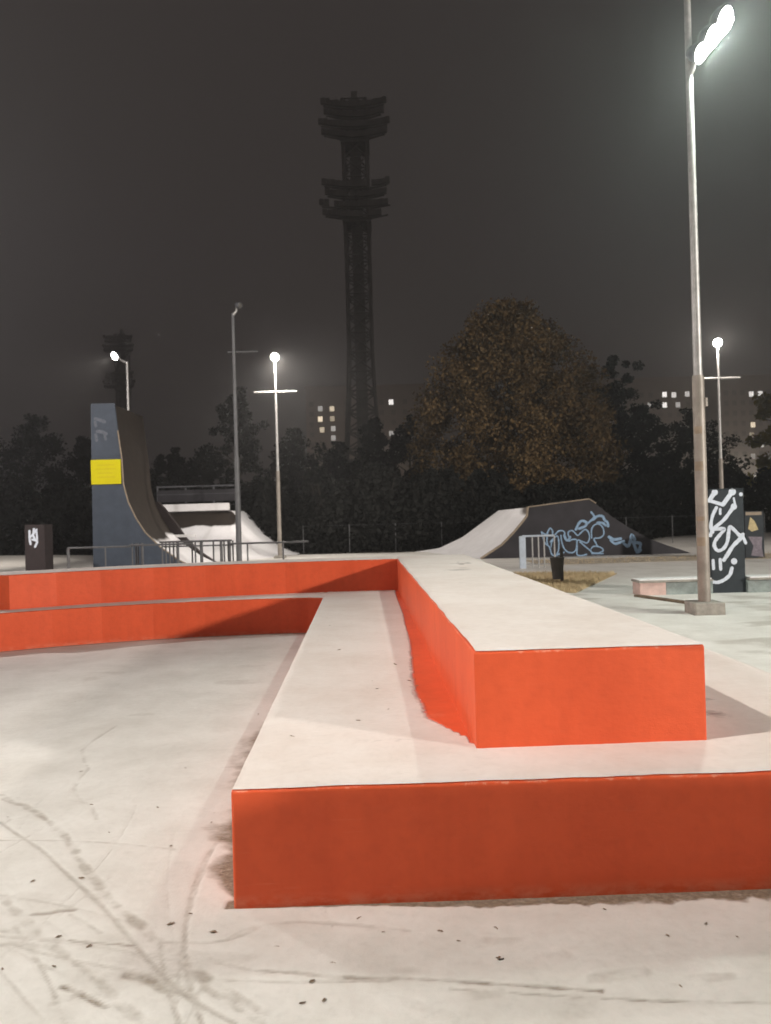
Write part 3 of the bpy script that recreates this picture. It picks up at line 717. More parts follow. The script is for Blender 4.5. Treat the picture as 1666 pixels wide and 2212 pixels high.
OUT = [(-5.40, -0.03), (-5.66, 0.07), (-6.26, 0.50), (-6.66, 0.92), (-7.02, 1.48), (-7.36, 1.94), (-7.55, 2.15), (-7.95, 2.15)]
into(MB().prism(INN + OUT, 24.6, 24.8).build('far_side_wall', M['pillar'], vr), vr)
into(MB().box(-7.2, -6.3, 24.45, 24.59, 0.95, 1.04).build('step_rail', M['whiteboard'], vr, 0.02), vr)
for yy in (22.3, 24.4):
    back = MB(); back.tube([(-8.62, yy, 0), (-8.62, yy, 5.0)], 0.05, 8); into(back.build('back_post', M['darksteel'], vr), vr)
for pts, w in (([(-8.55, 4.60), (-8.40, 4.55), (-8.28, 4.50)], 0.10), ([(-8.56, 4.50), (-8.54, 4.38)], 0.08), ([(-8.50, 4.22), (-8.36, 4.20), (-8.24, 4.14)], 0.10), ([(-8.55, 4.12), (-8.53, 3.95)], 0.09), ([(-8.28, 4.10), (-8.26, 3.98)], 0.08)):
    into(ribbon(pts, w, 22.012).build('spray_mark', M['sprayfaint'], vr), vr)
sg = into(MB().box(-8.70, -7.815, 21.955, 21.995, 2.64, 3.37).build('yellow_sign', M['yellow'], vr, 0.006), vr)
for z, a, b in ((3.2, -8.5, -8.0), (3.08, -8.56, -7.95), (2.96, -8.5, -8.05), (2.84, -8.52, -7.98)):
    MB().box(a, b, 21.950, 21.9545, z, z + 0.022).build('sign_line', M['signprint'], sg)

# white ramp facing the camera with a hip on its right
hp_ = empty('hip_ramp', (-7.5, 29, 0))
tag(hp_, 'snowy quarter pipe with white bar along its lip, beside the tall ramp', 'ramp')
xs = np.linspace(-10.6, -3.7, 90); ys = np.linspace(26.2, 33.0, 80)
X, Y = np.meshgrid(xs, ys)
dx = np.clip(X + 6.25, 0, None); dy = np.clip(30.1 - Y, 0, None)
zf = 1.85 * np.clip(1 - dy / 3.4, 0, 1) ** 2.3; zr = 1.85 * np.clip(1 - dx / 2.35, 0, 1) ** 1.55
tt = np.clip(1 - np.hypot(dx / 2.35, dy / 3.4), 0, 1); Z = 1.85 * tt ** np.where(dx > 0, 1.55 + 0.75 * np.clip(dy / (dx + dy + 1e-6), 0, 1), 2.3)
Z = np.where(tt <= 0, -0.03, Z)
cv = 1 - 0.95 * sstep(1.18, 1.36, Z + 0.25 * (vnoise(X * 2, Y * 2, 14, 3) - 0.5)) * sstep(0.5, 0.0, dx) * (dy > 0.001)
into(grid_object('riding_surface', X, Y, Z, M['ramp_surface'], hp_, {'cover': cv}), hp_)
into(MB().box(-9.46, -6.3, 29.9, 30.1, 1.865, 2.17).build('snowy_lip_bar', M['whiteboard'], hp_, 0.04, 3), hp_)
for z in (2.62, 2.95):
    rl = MB(); rl.tube([(-9.7, 31.6, z), (-6.2, 31.6, z)], 0.045, 8); into(rl.build('deck_rail', M['darksteel'], hp_), hp_)
for x in (-9.7, -8.5, -7.3, -6.2):
    rl = MB(); rl.tube([(x, 31.6, 1.8), (x, 31.6, 2.98)], 0.04, 8); into(rl.build('deck_post', M['darksteel'], hp_), hp_)
into(MB().box(-9.7, -6.2, 31.56, 31.6, 2.3, 2.8).build('deck_board', M['ramp_dark'], hp_), hp_)

# ramp on the right with blue graffiti
gr = empty('graffiti_ramp', (6.0, 26.5, 0))
tag(gr, 'dark wooden ramp with blue bubble-letter graffiti on its side', 'ramp')
NEAR = [(3.06, 0.0), (3.75, 0.43), (4.16, 0.83), (4.44, 1.15), (4.59, 1.34), (4.63, 1.63)]
TOP = [(6.60, 1.835), (6.82, 1.686), (7.28, 1.29), (7.78, 0.946), (8.47, 0.525), (9.16, 0.25), (9.74, 0.05), (9.9, -0.03)]
into(MB().prism([(2.95, -0.03)] + NEAR + TOP, 24.0, 24.1).build('side_panel', M['ramp_dark'], gr), gr)
FAR = [(1.15, -0.02), (2.15, 0.11), (3.10, 0.53), (3.87, 1.07), (4.54, 1.54)]
loft('riding_surface', [(2.8, -0.02)] + NEAR, FAR + [(4.56, 1.56)], 24.02, 30.0, M['ramp_lilac'], gr, lambda X, Y, Z: 1 - 0.9 * sstep(1.25, 1.5, Z) * sstep(25.8, 24.3, Y))
loft('deck', [(4.62, 1.62), (6.6, 1.825)], [(4.55, 1.55), (6.6, 1.62)], 24.05, 30.0, M['ramp_lilac'], gr, lambda X, Y, Z: 0.9 + 0 * X)
loft('back_slope', TOP, TOP, 24.05, 30.0, M['ramp_dark'], gr, lambda X, Y, Z: 0 * X)
rim = MB(); rim.tube([(x - 0.02, 23.99, z + 0.01) for x, z in NEAR], 0.04, 6); into(rim.build('edge_rim', M['rim'], gr), gr)
rim = MB(); rim.tube([(4.63, 23.99, 1.64), (6.6, 23.99, 1.845), (6.82, 23.99, 1.70)], 0.026, 6); into(rim.build('top_rim', M['rim'], gr), gr)
for w, pts in BLUE:
    into(ribbon(pts, w * 1.6, 23.992 - 0.0008 * rng.random()).build('spray_stroke', M['sprayblue'], gr), gr)

# ------------------------------------------------------------------ boxes, walls and street furniture on the right
gb = empty('graffiti_box', (5.9, 13.1, 0))
tag(gb, 'tall blue-black box covered in white graffiti beside the floodlight post', 'box')
into(MB().box(5.60, 6.19, 12.80, 13.12, -0.03, 1.78).build('body', M['slab'], gb, 0.012), gb)
for w, pts in WHITE:
    into(ribbon(pts, w, 12.796 - 0.002 * rng.random()).build('spray_stroke', M['spraywhite'], gb), gb)
for (x, z), r in DOTS:
    into(blob([(x + r * math.cos(t), z + r * math.sin(t)) for t in np.linspace(0, 2 * math.pi, 18, endpoint=False)], 12.7925).build('spray_dot', M['spraywhite'], gb), gb)
into(MB().box(5.59, 6.20, 12.79, 13.13, 1.78, 1.80).build('lid', M['slab'], gb, 0.006), gb)

c2 = empty('utility_box', (10.4, 21.2, 0))
tag(c2, 'dark grey box with a cream patch behind the white-graffiti box', 'box')
into(MB().box(10.12, 10.66, 20.9, 21.4, -0.03, 1.33).build('body', M['slab'], c2, 0.01), c2)
into(MB().box(10.15, 10.60, 20.885, 20.898, 1.22, 1.31).build('top_strip', M['rim'], c2), c2)
into(blob([(10.28, 1.17), (10.40, 1.05), (10.50, 0.81), (10.31, 0.755), (10.21, 0.835), (10.24, 0.99)], 20.892).build('spray_patch', M['spraycream'], c2), c2)
into(blob([(10.20, 0.62), (10.60, 0.60), (10.58, 0.30), (10.62, 0.04), (10.27, 0.08), (10.35, 0.35)], 20.893).build('spray_patch', M['spraymauve'], c2), c2)

lw = empty('low_wall', (5.8, 12.9, 0))
tag(lw, 'low grey-green concrete wall with a pink painted end near the tall post', 'wall')
into(MB().box(4.33, 4.78, 12.72, 13.1, -0.03, 0.215).build('painted_end', M['pink'], lw, 0.008), lw)
for a, b in ((4.785, 5.595), (6.195, 7.3), (7.305, 8.9)):
    into(MB().box(a, b, 12.74, 13.1, -0.03, 0.21).build('wall_block', M['wallgreen'], lw, 0.008), lw)
into(MB().box(4.31, 5.585, 12.70, 13.12, 0.2165, 0.25).build('coping', M['concrete'], lw, 0.006), lw)
into(MB().box(6.205, 8.9, 12.70, 13.12, 0.2165, 0.25).build('coping', M['concrete'], lw, 0.006), lw)
for a, b in ((4.33, 5.57), (6.23, 8.88)):
    into(MB().box(a, b, 12.72, 13.1, 0.2505, 0.272).build('snow_cover', M['whiteboard'], lw, 0.008), lw)

kb = MB().add([(4.3, 12.6, -0.03), (4.3, 12.6, 0.035), (4.9, 10.95, 0.035), (4.9, 10.95, -0.03), (4.18, 12.6, -0.03), (4.18, 12.6, 0.035), (4.78, 10.95, 0.035), (4.78, 10.95, -0.03)],
              [(0, 1, 2, 3), (4, 7, 6, 5), (1, 5, 6, 2), (0, 4, 5, 1), (3, 2, 6, 7)])
kerb = kb.build('kerb_stone', M['dirt'], None, 0.008)
tag(kerb, 'low brown kerb stone running from pink wall end toward the tall post', 'kerb')

tb = empty('litter_bin', (3.48, 15.15, 0))
tag(tb, 'small dark tapered litter bin hung on a post in the dry grass', 'bin')
m = MB(); n = 18
prof = [(0.10, 0.105), (0.11, 0.10), (0.52, 0.145), (0.54, 0.15), (0.54, 0.135), (0.30, 0.12), (0.30, 0.001)]
vs = [(q * math.cos(2 * math.pi * k / n), q * math.sin(2 * math.pi * k / n), z) for z, q in [(0.10, 0.001)] + prof for k in range(n)]
m.add([(-v[0], v[1], v[2]) for v in vs], [(i * n + k, i * n + (k + 1) % n, (i + 1) * n + (k + 1) % n, (i + 1) * n + k) for i in range(len(prof)) for k in range(n)], True)
m.build('basket', M['bin'], tb)
m = MB(); m.tube([(0.14, 0.2, -0.03), (0.14, 0.2, 0.72)], 0.035, 10); m.build('post', M['bin'], tb)
MB().box(0.0, 0.14, 0.12, 0.2, 0.42, 0.47).build('hanger', M['bin'], tb)

bar = empty('steel_barrier', (3.9, 19.5, 0))
tag(bar, 'pale blue steel hoop barrier with upright bars beside the graffiti ramp', 'barrier')
into(MB().box(3.50, 3.66, 19.46, 19.56, -0.02, 0.85).build('end_post', M['bluewhite'], bar, 0.01), bar)
m = MB(); m.tube([(3.58, 19.5, 0.845), (4.42, 19.5, 0.845)], 0.028, 8); into(m.build('top_rail', M['bluewhite'], bar), bar)
for x in (3.84, 4.0, 4.15, 4.42):
    m = MB(); m.tube([(x, 19.5, -0.02), (x, 19.5, 0.84)], 0.020, 8); into(m.build('upright', M['steel'], bar), bar)
m = MB(); m.tube([(3.66, 19.5, 0.10), (4.42, 19.5, 0.10)], 0.018, 8); into(m.build('bottom_rail', M['steel'], bar), bar)

# ------------------------------------------------------------------ left: dark pillar and railing
dp = empty('dark_pillar', (-9.5, 20.25, 0))
tag(dp, 'dark square pillar with a white sprayed tag left of the tall ramp', 'pillar')
into(MB().box(-9.76, -9.22, 20.0, 20.5, -0.03, 1.5).build('body', M['pillar'], dp, 0.01), dp)
for pts, w in (([(-9.62, 1.33), (-9.62, 1.12), (-9.60, 0.98)], 0.06), ([(-9.62, 1.15), (-9.52, 1.25), (-9.43, 1.36)], 0.06), ([(-9.5, 1.38), (-9.52, 1.2), (-9.42, 1.02)], 0.06), ([(-9.55, 1.1), (-9.42, 1.05), (-9.48, 0.9)], 0.06), ([(-9.43, 1.3), (-9.42, 1.1)], 0.05)):
    into(ribbon(pts, w, 19.994 - 0.002 * rng.random()).build('spray_stroke', M['spraywhite'], dp), dp)

fr = empty('park_railing', (-4.3, 15.2, 0))
tag(fr, 'low grey steel railing with clustered uprights in front of the tall ramp', 'railing')
for x in RAILS:
    r = 0.030 if x in (-6.53, -4.31, -3.4, -3.24) else 0.017
    y = 15.2 + (0.25 * (hash(x) % 5) / 5 if -5.3 < x < -3.1 else 0)
    m = MB(); m.tube([(x, y, -0.03), (x, y, 1.0 if x < -5.3 or x > -3.1 else 1.06)], r, 8); into(m.build('upright', M['railsteel'], fr), fr)
for a, b, z in ((-6.53, -5.25, 1.0), (-5.27, -4.0, 1.02), (-4.65, -3.17, 1.07), (-3.19, -2.12, 1.0), (-2.12, -1.6, 1.0)):
    m = MB(); m.tube([(a, 15.2, z), (b, 15.2, z)], 0.02, 8); into(m.build('top_rail', M['railsteel'], fr), fr)
m = MB(); m.tube([(-4.65, 15.32, 0.97), (-3.17, 15.32, 0.97)], 0.014, 8); into(m.build('second_rail', M['railsteel'], fr), fr)

# thin boundary fence behind the square
fe = empty('boundary_fence', (1, 31.5, 0))
tag(fe, 'thin wire boundary fence with slim posts at the far edge of the snow', 'fence')
for x in np.arange(-3.5, 16.1, 1.95):
    m = MB(); m.tube([(x, 31.3, -0.05), (x, 31.3, 1.15)], 0.016, 6); into(m.build('post', M['railsteel'], fe), fe)
for z in (1.12,):
    m = MB(); m.tube([(-3.5, 31.3, z), (16.0, 31.3, z)], 0.004, 4); into(m.build('wire', M['darksteel'], fe), fe)

# ------------------------------------------------------------------ dry grass
def grass(name, poly, n, h, label):
    poly = np.array(poly); lo, hi = poly.min(0), poly.max(0)
    def inside(p):
        r = np.zeros(len(p), bool)
        for (x1, y1), (x2, y2) in zip(poly, np.roll(poly, -1, 0)):
            c = ((y1 > p[:, 1]) != (y2 > p[:, 1])) & (p[:, 0] < (x2 - x1) * (p[:, 1] - y1) / (y2 - y1 + 1e-12) + x1); r ^= c
        return r
    p = rng.random((n * 3, 2)) * (hi - lo) + lo; p = p[inside(p)][:n]; k = len(p)
    a = rng.random(k) * 6.28; hh = h * (0.5 + rng.random(k)); lean = (rng.random((k, 2)) - 0.5) * h * 1.2
    wv = np.stack([np.cos(a), np.sin(a)], 1) * 0.008
    v0 = np.c_[p - wv, np.zeros(k)]; v1 = np.c_[p + wv, np.zeros(k)]; v2 = np.c_[p + lean, hh]
    vs = np.stack([v0, v1, v2], 1).reshape(-1, 3); fs = np.arange(3 * k).reshape(-1, 3)
    me = bpy.data.meshes.new(name); me.from_pydata(vs.tolist(), [], fs.tolist()); me.materials.append(M['drygrass'])
    tag(link(bpy.data.objects.new(name, me)), label, 'grass', None, 'stuff')
G1 = [(5.3, 17.1), (3.4, 13.4), (2.6, 13.9), (2.3, 16.5), (3.0, 17.8), (4.2, 17.7)]
tag(MB().slab(G1, -0.02, 0.012).build('grass_bed', M['drysoil']), kind='structure')
grass('dry_grass', G1, 9000, 0.07, 'patch of tan dry grass round the litter bin')
G2 = [(4.2, 20.4), (16, 20.8), (16, 22.8), (4.2, 22.6)]
tag(MB().slab(G2, -0.02, 0.008).build('grass_verge', M['pave_thin'] if 'pave_thin' in M else M['drysoil']), kind='structure')
grass('dry_grass', G2, 2600, 0.05, 'strip of dry grass poking through snow before the graffiti ramp')

# ------------------------------------------------------------------ unseen ramp shape added right of the camera to shade the lower front
qp = empty('added_shade_ramp', (3.6, 0.6, 0))
tag(qp, 'added unseen grey quarter pipe that shades the orange ledge front', 'ramp')
QS = [(1.0, -0.02), (1.0, 1.38), (0.5, 1.38)] + [(0.5 - 1.9 * math.sin(t), 1.38 - 1.9 * (1 - math.cos(t)) * 0.8) for t in np.linspace(0.15, 1.35, 8)] + [(-1.6, -0.02)]
vs = [(x, y, z) for x in (2.75, 4.8) for y, z in QS]; n = len(QS)
into(MB().add(vs, [tuple(range(n)), tuple(reversed(range(n, 2 * n)))] + [(i, (i + 1) % n, (i + 1) % n + n, i + n) for i in range(n)]).build('body', M['concrete'], qp), qp)
m = MB(); m.tube([(2.75, 0.49, 1.39), (4.8, 0.49, 1.39)], 0.028, 10); into(m.build('coping', M['steel'], qp), qp)

# ------------------------------------------------------------------ trees and shrubs
def leaf_mesh(name, pts, size, material, elong=1.6):
    k = len(pts)
    a = rng.normal(size=(k, 3)); a /= np.linalg.norm(a, axis=1)[:, None]
    b = rng.normal(size=(k, 3)); b -= a * (a * b).sum(1)[:, None]; b /= np.linalg.norm(b, axis=1)[:, None]
    s = size * (0.6 + 0.8 * rng.random(k))[:, None]
    v = np.stack([pts - a * s * elong, pts - b * s, pts + a * s * elong, pts + b * s], 1).reshape(-1, 3)
    me = bpy.data.meshes.new(name)
    me.from_pydata(v.tolist(), [], np.arange(4 * k).reshape(-1, 4).tolist())
    me.materials.append(material)
    return me

def tree(name, label, x, y, height, width, material, leaves=6000, size=0.10, trunk_h=0.22, shape=1.0, group=None, cat='tree', fill=0):
    root = empty(name, (x, y, -0.06)); tag(root, label, cat, group)
    r0 = 0.018 * height + 0.05
    m = MB(); pts = [(0, 0, 0)]; dx = rng.normal(0, 0.05 * height / 10, 2)
    for k in range(1, 7):
        pts.append((dx[0] * k / 3 + rng.normal(0, 0.04), dx[1] * k / 3, height * 0.85 * k / 6))
    m.tube(pts, [r0 * (1 - 0.88 * k / 6) for k in range(7)], 8)
    m.build('trunk', M['bark'], root)
    clumps = []
    lb = MB()
    nl = 16
    for k in range(nl):
        t = trunk_h + (0.93 - trunk_h) * (k + rng.random() * 0.6) / nl
        prof = math.sin(math.pi * min(1, max(0.02, (t - trunk_h * 0.6) / (1.02 - trunk_h * 0.6))) ** (0.62 * shape)) ** 0.75
        reach = width / 2 * prof * (0.75 + 0.4 * rng.random())
        az = k * 2.4 + rng.random()
        z0 = height * t * 0.88
        p0 = Vector((dx[0] * t * 2, dx[1] * t * 2, z0)); e = Vector((math.cos(az) * reach, math.sin(az) * reach, z0 + reach * 0.35 + 0.05 * height * rng.random()))
        mid = p0.lerp(e, 0.5) + Vector((0, 0, 0.12 * reach))
        lb.tube([p0, mid, e], [r0 * 0.35 * (1 - t * 0.6), r0 * 0.2 * (1 - t * .5), 0.012], 5, False)
        for q in (0.35, 0.6, 0.85, 1.0):
            c = p0.lerp(e, q) + Vector(rng.normal(0, 0.09 * width, 3)) * 0.8
            if fill < 100: clumps.append((c, width * (0.075 + 0.06 * rng.random())))
    lb.build('limb', M['bark'], root)
    top = Vector((dx[0] * 2, dx[1] * 2, height * 0.92))
    for _ in range(5 if fill < 100 else 0): clumps.append((top + Vector(rng.normal(0, 0.05 * width, 3)), width * 0.07))
    for _ in range(fill):
        t = rng.random() ** 0.85; a = rng.random() * 6.28; hwid = width / 2 * math.sqrt(max(0.02, 1 - t ** 2.2)) * rng.random() ** 0.42 * 0.93
        clumps.append((Vector((hwid * math.cos(a), hwid * math.sin(a) * 0.8, 0.5 + t * (height - 1.2))), width * (0.05 + 0.05 * rng.random())))
    per = max(20, leaves // len(clumps)); P = []
    for c, r in clumps:
        q = rng.normal(size=(per, 3)); q /= np.linalg.norm(q, axis=1)[:, None]
        q *= (r * rng.random(per) ** 0.45)[:, None] * np.array([1, 1, 0.8])
        P.append(q + np.array(c))
    P = np.vstack(P); P = P[(P[:, 2] > 0.25) & (P[:, 2] < height)]
    o = link(bpy.data.objects.new('crown', leaf_mesh('crown', P, size, material)), root)
    return root

TG = 'trees behind the skate park'
tree('autumn_tree', 'big broad brown-leaved autumn tree behind the graffiti ramp', 7.3, 42, 13.5, 13.0, M['leafbrown'], 80000, 0.06, 0.05, 0.62, fill=420)
dark = [  # x, y, height, width
    (-38, 80, 13.5, 10), (-33.5, 84, 11.5, 9), (-27, 80, 8.5, 7.5), (-26, 90, 10.5, 8), (-20.5, 84, 9.0, 7),
    (-9.6, 48, 10.2, 5.0), (-6.3, 50, 7.6, 5.6), (-3.3, 52, 6.8, 5.0), (-0.8, 54, 9.0, 4.2), (1.6, 48, 8.0, 4.5),
    (16.5, 52, 12.8, 5.4), (20.0, 57, 9.8, 6.0), (25.2, 60, 9.5, 6.5)]
DL = ['bare dark tree at the far left edge of the park', 'bare dark tree beside the far left one', 'low bare dark tree behind the dark pillar', 'hazy dark tree showing behind the tall ramp', 'hazy dark tree showing above the white lip bar',
      'dark tree behind the unlit lamp post', 'dark tree behind the lit lamp post with crossbar', 'dark tree standing left of the floodlight tower foot', 'dark tree hiding the foot of the floodlight tower', 'small dark tree tucked beside the brown autumn tree',
      'tall dark tree standing right of the brown autumn tree', 'dark tree behind the tall floodlight post', 'dark tree behind the white-graffiti box']
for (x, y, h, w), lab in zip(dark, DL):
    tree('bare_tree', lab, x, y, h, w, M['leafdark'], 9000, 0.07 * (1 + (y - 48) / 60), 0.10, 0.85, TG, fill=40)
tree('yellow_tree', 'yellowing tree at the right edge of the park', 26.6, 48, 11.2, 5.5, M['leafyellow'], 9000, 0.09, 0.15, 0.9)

def shrub(x, y, h, w, label):
    root = empty('shrub', (x, y, -0.06)); tag(root, label, 'shrub', 'dark shrubs along the edge of the square')
    st = MB()
    for k in range(6):
        a = rng.random() * 6.28; r = w * 0.3
        st.tube([(0.1 * math.cos(a), 0.1 * math.sin(a), 0), (r * 0.5 * math.cos(a), r * 0.5 * math.sin(a), h * 0.5), (r * math.cos(a), r * math.sin(a), h * 0.9)], [0.03, 0.02, 0.008], 5, False)
    st.build('stem', M['bark'], root)
    k = 5200
    q = rng.random((k, 3)); th = q[:, 0] * 6.28; zz = q[:, 1] ** 0.8
    rad = w / 2 * np.sqrt(q[:, 2]) * (1 - 0.55 * zz ** 2) * (0.8 + 0.4 * vnoise(th * 1.5, zz * 4, int(abs(x * 10)) + 1, 2))
    P = np.stack([np.cos(th) * rad, np.sin(th) * rad * 0.8, zz * h * (0.75 + 0.5 * vnoise(np.cos(th) * 2 + 5, np.sin(th) * 2 + 5, int(abs(x * 7)) + 3, 2))], 1)
    link(bpy.data.objects.new('foliage', leaf_mesh('foliage', P, 0.075, M['shrub'])), root)
SL = 'dense dark shrub in the row beyond the snow edge'
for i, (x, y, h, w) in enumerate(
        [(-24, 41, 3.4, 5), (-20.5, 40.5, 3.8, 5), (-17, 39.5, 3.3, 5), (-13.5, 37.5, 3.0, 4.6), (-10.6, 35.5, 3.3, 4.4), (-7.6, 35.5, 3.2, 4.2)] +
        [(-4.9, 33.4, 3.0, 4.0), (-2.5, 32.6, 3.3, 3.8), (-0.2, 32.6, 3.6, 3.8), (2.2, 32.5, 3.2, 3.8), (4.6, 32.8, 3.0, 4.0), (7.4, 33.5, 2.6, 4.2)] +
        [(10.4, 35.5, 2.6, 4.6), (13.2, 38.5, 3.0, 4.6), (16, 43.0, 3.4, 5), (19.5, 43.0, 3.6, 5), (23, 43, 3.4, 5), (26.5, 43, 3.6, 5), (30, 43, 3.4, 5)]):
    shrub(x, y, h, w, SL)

# ------------------------------------------------------------------ floodlight towers of the stadium
def tower(x, y, label, sides=True):
    root = empty('floodlight_tower', (x, y, -0.06)); tag(root, label, 'tower', 'stadium floodlight towers')
    hw = lambda z: 1.55 + 1.6 * max(0, (24 - z) / 24) ** 1.5
    legs = MB()
    for sx in (-1, 1):
        for sy in (-1, 1):
            lg = MB(); lg.tube([(sx * hw(z), sy * hw(z), z) for z in (0, 6, 12, 18, 24, 40, 57.2)], 0.26, 6); lg.build('leg', M['tower'], root)
    br = MB(); z = 0.0
    while z < 55:
        z2 = z + 2.6; a, b = hw(z), hw(z2)
        for (x0, y0), (x1, y1) in (((-1, -1), (1, -1)), ((1, -1), (1, 1)), ((1, 1), (-1, 1)), ((-1, 1), (-1, -1))):
            br.tube([(x0 * a, y0 * a, z), (x1 * b, y1 * b, z2)], 0.11, 4, False)
            br.tube([(x1 * a, y1 * a, z), (x0 * b, y0 * b, z2)], 0.11, 4, False)
            br.tube([(x0 * b, y0 * b, z2), (x1 * b, y1 * b, z2)], 0.11, 4, False)
        z = z2
    br.build('bracing', M['tower'], root)
    core = MB(); core.box(-0.75, 0.75, -0.75, 0.75, 0, 57.5); core.build('stair_shaft', M['tower'], root)
    for z0, rows, wd in ((51.6, 4, 4.3), (41.0, 4, 4.45)):
        for k in range(rows):
            zz = z0 + k * 1.32; ww = wd * (0.93 + 0.10 * math.sin(k * 2.1))
            pl = MB(); n = 14; arc = [(ww * (-1 + 2 * i / n), -1.9 - 0.9 * (-1 + 2 * i / n) ** 2, zz) for i in range(n + 1)]
            pl.tube(arc, 0.13, 4)
            for p in arc[::7]: pl.tube([p, (p[0] * 0.25, -1.2, zz)], 0.08, 4)
            gp = pl.build('gantry', M['tower'], root)
            fl = MB()
            for i in range(n + 1):
                if rng.random() < (1.0 if z0 > 50 else 0.8):
                    cx, cy, cz = arc[i]; s = 0.31
                    fl.box(cx - s, cx + s, cy - 0.5, cy - 0.1, cz + 0.12, cz + 0.74 + 0.2 * rng.random())
            fl.build('floodlight_row', M['tower'], gp)['kind'] = 'stuff'
        MB().box(-1.9, 1.9, -1.9, 1.9, z0 - 0.4, z0 - 0.15).build('platform', M['tower'], root)
    MB().box(-0.4, 0.4, -0.4, 0.4, 57.0, 58.8).build('top_mast', M['tower'], root)
    MB().box(-3.0, 3.0, -3.0, 3.0, 0, 9.0).build('base_block', M['tower'], root)
tower(-2.75, 100, 'tall unlit stadium floodlight tower with two lamp galleries, hazy against the sky')
tower(-77, 220, 'farther stadium floodlight tower faintly seen above the tall ramp')

# ------------------------------------------------------------------ far apartment blocks
def block(x0, x1, y, floors, label, lit, colstep=2.66, x_first=None):
    root = empty('apartment_block', ((x0 + x1) / 2, y, -0.06)); tag(root, label, 'building', 'far apartment blocks')
    top = 3.2 + 2.93 * floors
    wall = MB(); wall.box(x0, x1, y + 0.15, y + 13, -0.05, top); into(wall.build('wall', M['facade'], root), root)
    into(MB().box(x0 - 0.3, x1 + 0.3, y - 0.1, y + 13.3, top, top + 0.5).build('roof', M['facade'], root), root)
    pm = MB().box(-0.62, 0.62, 0.02, 0.10, -0.72, 0.72).mesh('window')
    fm = MB(); fm.box(-0.70, 0.70, -0.02, 0.13, -0.82, -0.73); fm.box(-0.70, 0.70, -0.02, 0.13, 0.73, 0.82); fm.box(-0.70, -0.63, -0.02, 0.13, -0.73, 0.73); fm.box(0.63, 0.70, -0.02, 0.13, -0.73, 0.73); fm.box(-0.03, 0.03, -0.03, 0.019, -0.73, 0.73)
    fme = fm.mesh('window_frame'); fme.materials.append(M['facade'])
    def win(wx, wz, mat):
        me = pm.copy(); me.materials.append(mat)
        o = link(bpy.data.objects.new('window', me), root); o.location = (wx - root.location.x, y - root.location.y, wz + 0.06)
        link(bpy.data.objects.new('window_frame', fme), o)
    for wx, wz, lv in lit: win(wx, wz, window_mat(lv, int(abs(wx * 7 + wz)) % 3 == 0))
    dk = pm.copy(); dk.materials.append(M['glass_dark'])
    cx = x0 + 1.6 if x_first is None else x_first
    while cx < x1 - 1:
        for f in range(floors):
            wz = 1.6 + 2.93 * f
            if wz > 15 and all(abs(wx - cx) > 1.5 or abs(z - wz) > 1.6 for wx, z, _ in lit):
                o = link(bpy.data.objects.new('window', dk), root); o.location = (cx - root.location.x, y - root.location.y, wz + 0.06)
        cx += colstep
block(-22, 12, 212, 12, 'dim apartment block with two columns of lit windows behind the floodlight tower', WM, 3.35)
block(46, 92, 212, 12, 'dim apartment block with paired lit windows behind the dark trees', [w for w in WR if w[0] < 95], 2.66)
block(96, 125, 212, 12, 'dim apartment block with lit windows beyond the yellowing tree', [w for w in WR if w[0] >= 95], 2.4, 98.4)

sl = empty('street_or_fill_lamp', (55.4, 120, -0.06)); tag(sl, 'small lit street lamp far off between the dark trees', 'lamp post')
m = MB(); m.tube([(0, 0, 0), (0, 0, 6.9), (0, -0.6, 7.1)], [0.09, 0.06, 0.05], 6); m.build('pole', M['darksteel'], sl)
MB().box(-0.75, 0.75, -1.1, -0.5, 6.75, 7.1).build('lamp_head', M['lens'], sl)
add_light('POINT', (0, -0.8, 6.4), 2500, (1.0, 0.85, 0.66), sl, 0.2)
sl = empty('street_or_fill_lamp', (90, 178, -0.06)); tag(sl, 'added fill lamp brightening the block behind the dark trees', 'lamp post')  # extra lamp added to lift the right-hand facade towards the sky tone
m = MB(); m.tube([(0, 0, 0), (0, 0, 6.9), (0, 0.6, 7.1)], [0.09, 0.06, 0.05], 6); m.build('pole', M['darksteel'], sl)
MB().box(-0.4, 0.4, 0.5, 1.1, 6.75, 7.1).build('lamp_head', M['lens'], sl)
add_light('POINT', (0, 0.8, 6.4), 4500, (1.0, 0.85, 0.66), sl, 0.2)
sl = empty('street_or_fill_lamp', (-8, 176, -0.06)); tag(sl, 'added fill lamp brightening the block behind the floodlight tower', 'lamp post')  # another added lamp, there only to brighten the middle block's facade
m = MB(); m.tube([(0, 0, 0), (0, 0, 6.9), (0, 0.6, 7.1)], [0.09, 0.06, 0.05], 6); m.build('pole', M['darksteel'], sl)
MB().box(-0.4, 0.4, 0.5, 1.1, 6.75, 7.1).build('lamp_head', M['lens'], sl)
add_light('POINT', (0, 0.8, 6.4), 3500, (1.0, 0.85, 0.66), sl, 0.2)

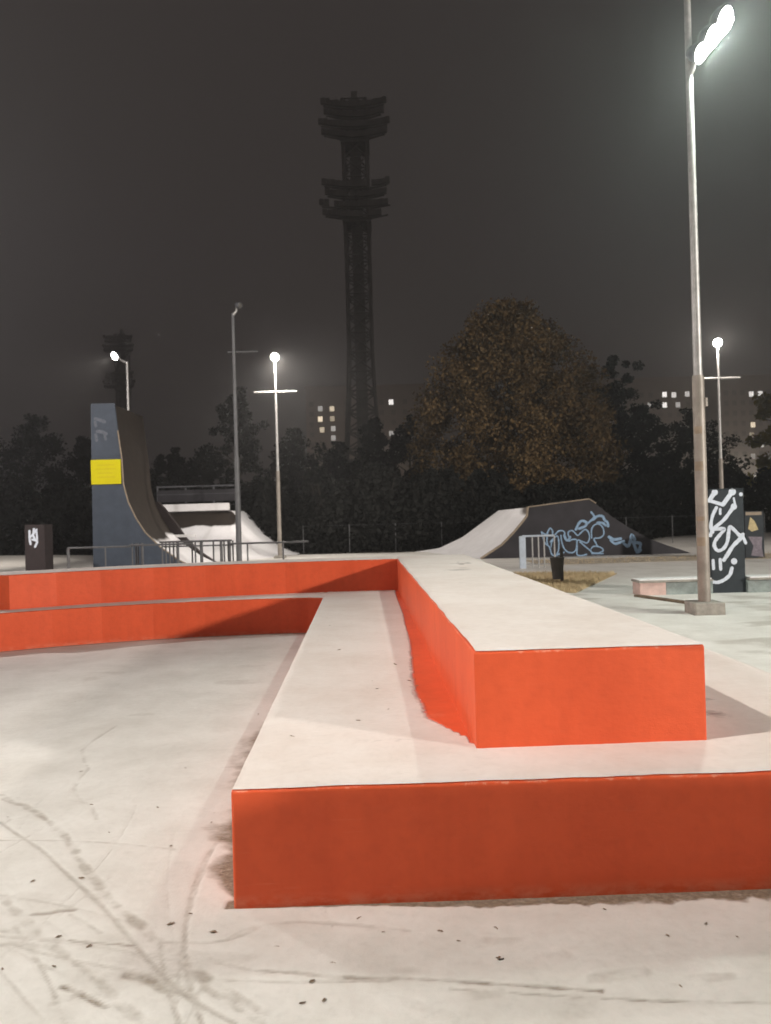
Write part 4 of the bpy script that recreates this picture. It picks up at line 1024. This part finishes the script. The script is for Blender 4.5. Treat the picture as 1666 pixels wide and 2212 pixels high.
# ------------------------------------------------------------------ dead leaves on the snow
def leaf_variant(k):
    r = np.random.default_rng(100 + k); n = 9
    L = np.linspace(-1, 1, n); w = 0.42 * (1 - L ** 2) ** 0.7 * (0.8 + 0.4 * r.random(n)); curl = 0.18 * L ** 2 + 0.10 * r.random(n)
    vs = [(l, -a, c + a * 0.6) for l, a, c in zip(L, w, curl)] + [(l, 0, c * 0.8) for l, c in zip(L, curl)] + [(l, a, c + a * 0.7) for l, a, c in zip(L, w, curl)]
    fs = [(j * n + i, j * n + i + 1, (j + 1) * n + i + 1, (j + 1) * n + i) for j in range(2) for i in range(n - 1)]
    me = MB().add(vs, fs, True).mesh('fallen_leaf'); me.materials.append(M['deadleaf']); return me
LV = [leaf_variant(k) for k in range(5)]
def leaf(x, y, z, s, label, group, i):
    o = link(bpy.data.objects.new('fallen_leaf', LV[i % 5])); o.location = (x, y, z)
    o.scale = (s, s * 0.9, s * 0.8); o.rotation_euler = (rng.normal(0, .15), rng.normal(0, .15), rng.random() * 6.28)
    tag(o, label, 'leaf', group)
for i, (x, y, s) in enumerate(LEAVES_GROUND):
    leaf(x, y, -0.001, s * 0.42, 'small curled brown leaf lying on the trodden snow', 'fallen leaves on the pavement', i)
for i, (x, y, s) in enumerate(LEAVES_LEDGE):
    leaf(x, y, H1 + 0.011, s * 0.6, 'small curled brown leaf on the snow of the lower orange tier', 'fallen leaves on the ledge', i)
sn = MB()
for k in range(9):
    a = rng.random() * 6.28; sn.tube([(0, 0, 0), (0.05 * math.cos(a), 0.04 * math.sin(a), 0.05 + 0.07 * rng.random())], [0.012, 0.006], 5)
o = sn.build('weed_tuft', M['bin']); o.location = (4.87, 14.3, 0.0)
tag(o, 'small dark dry weed poking from the snow behind the low wall', 'weed')

# ------------------------------------------------------------------ misty air
hz = MB().box(-430, 430, -70, 430, -1.1, 64).build('haze', None)
hz['kind'] = 'stuff'; tag(hz, 'thin night mist filling the park', 'haze')
mh = bpy.data.materials.new('haze'); mh.use_nodes = True; nt = mh.node_tree
for n in list(nt.nodes):
    if n.type == 'BSDF_PRINCIPLED': nt.nodes.remove(n)
pv = nt.nodes.new('ShaderNodeVolumePrincipled')
pv.inputs['Color'].default_value = (0.93, 0.93, 0.95, 1); pv.inputs['Density'].default_value = HAZE_DENSITY
pv.inputs['Anisotropy'].default_value = 0.72
nt.links.new(pv.outputs['Volume'], nt.nodes['Material Output'].inputs['Volume'])
hz.data.materials.append(mh)
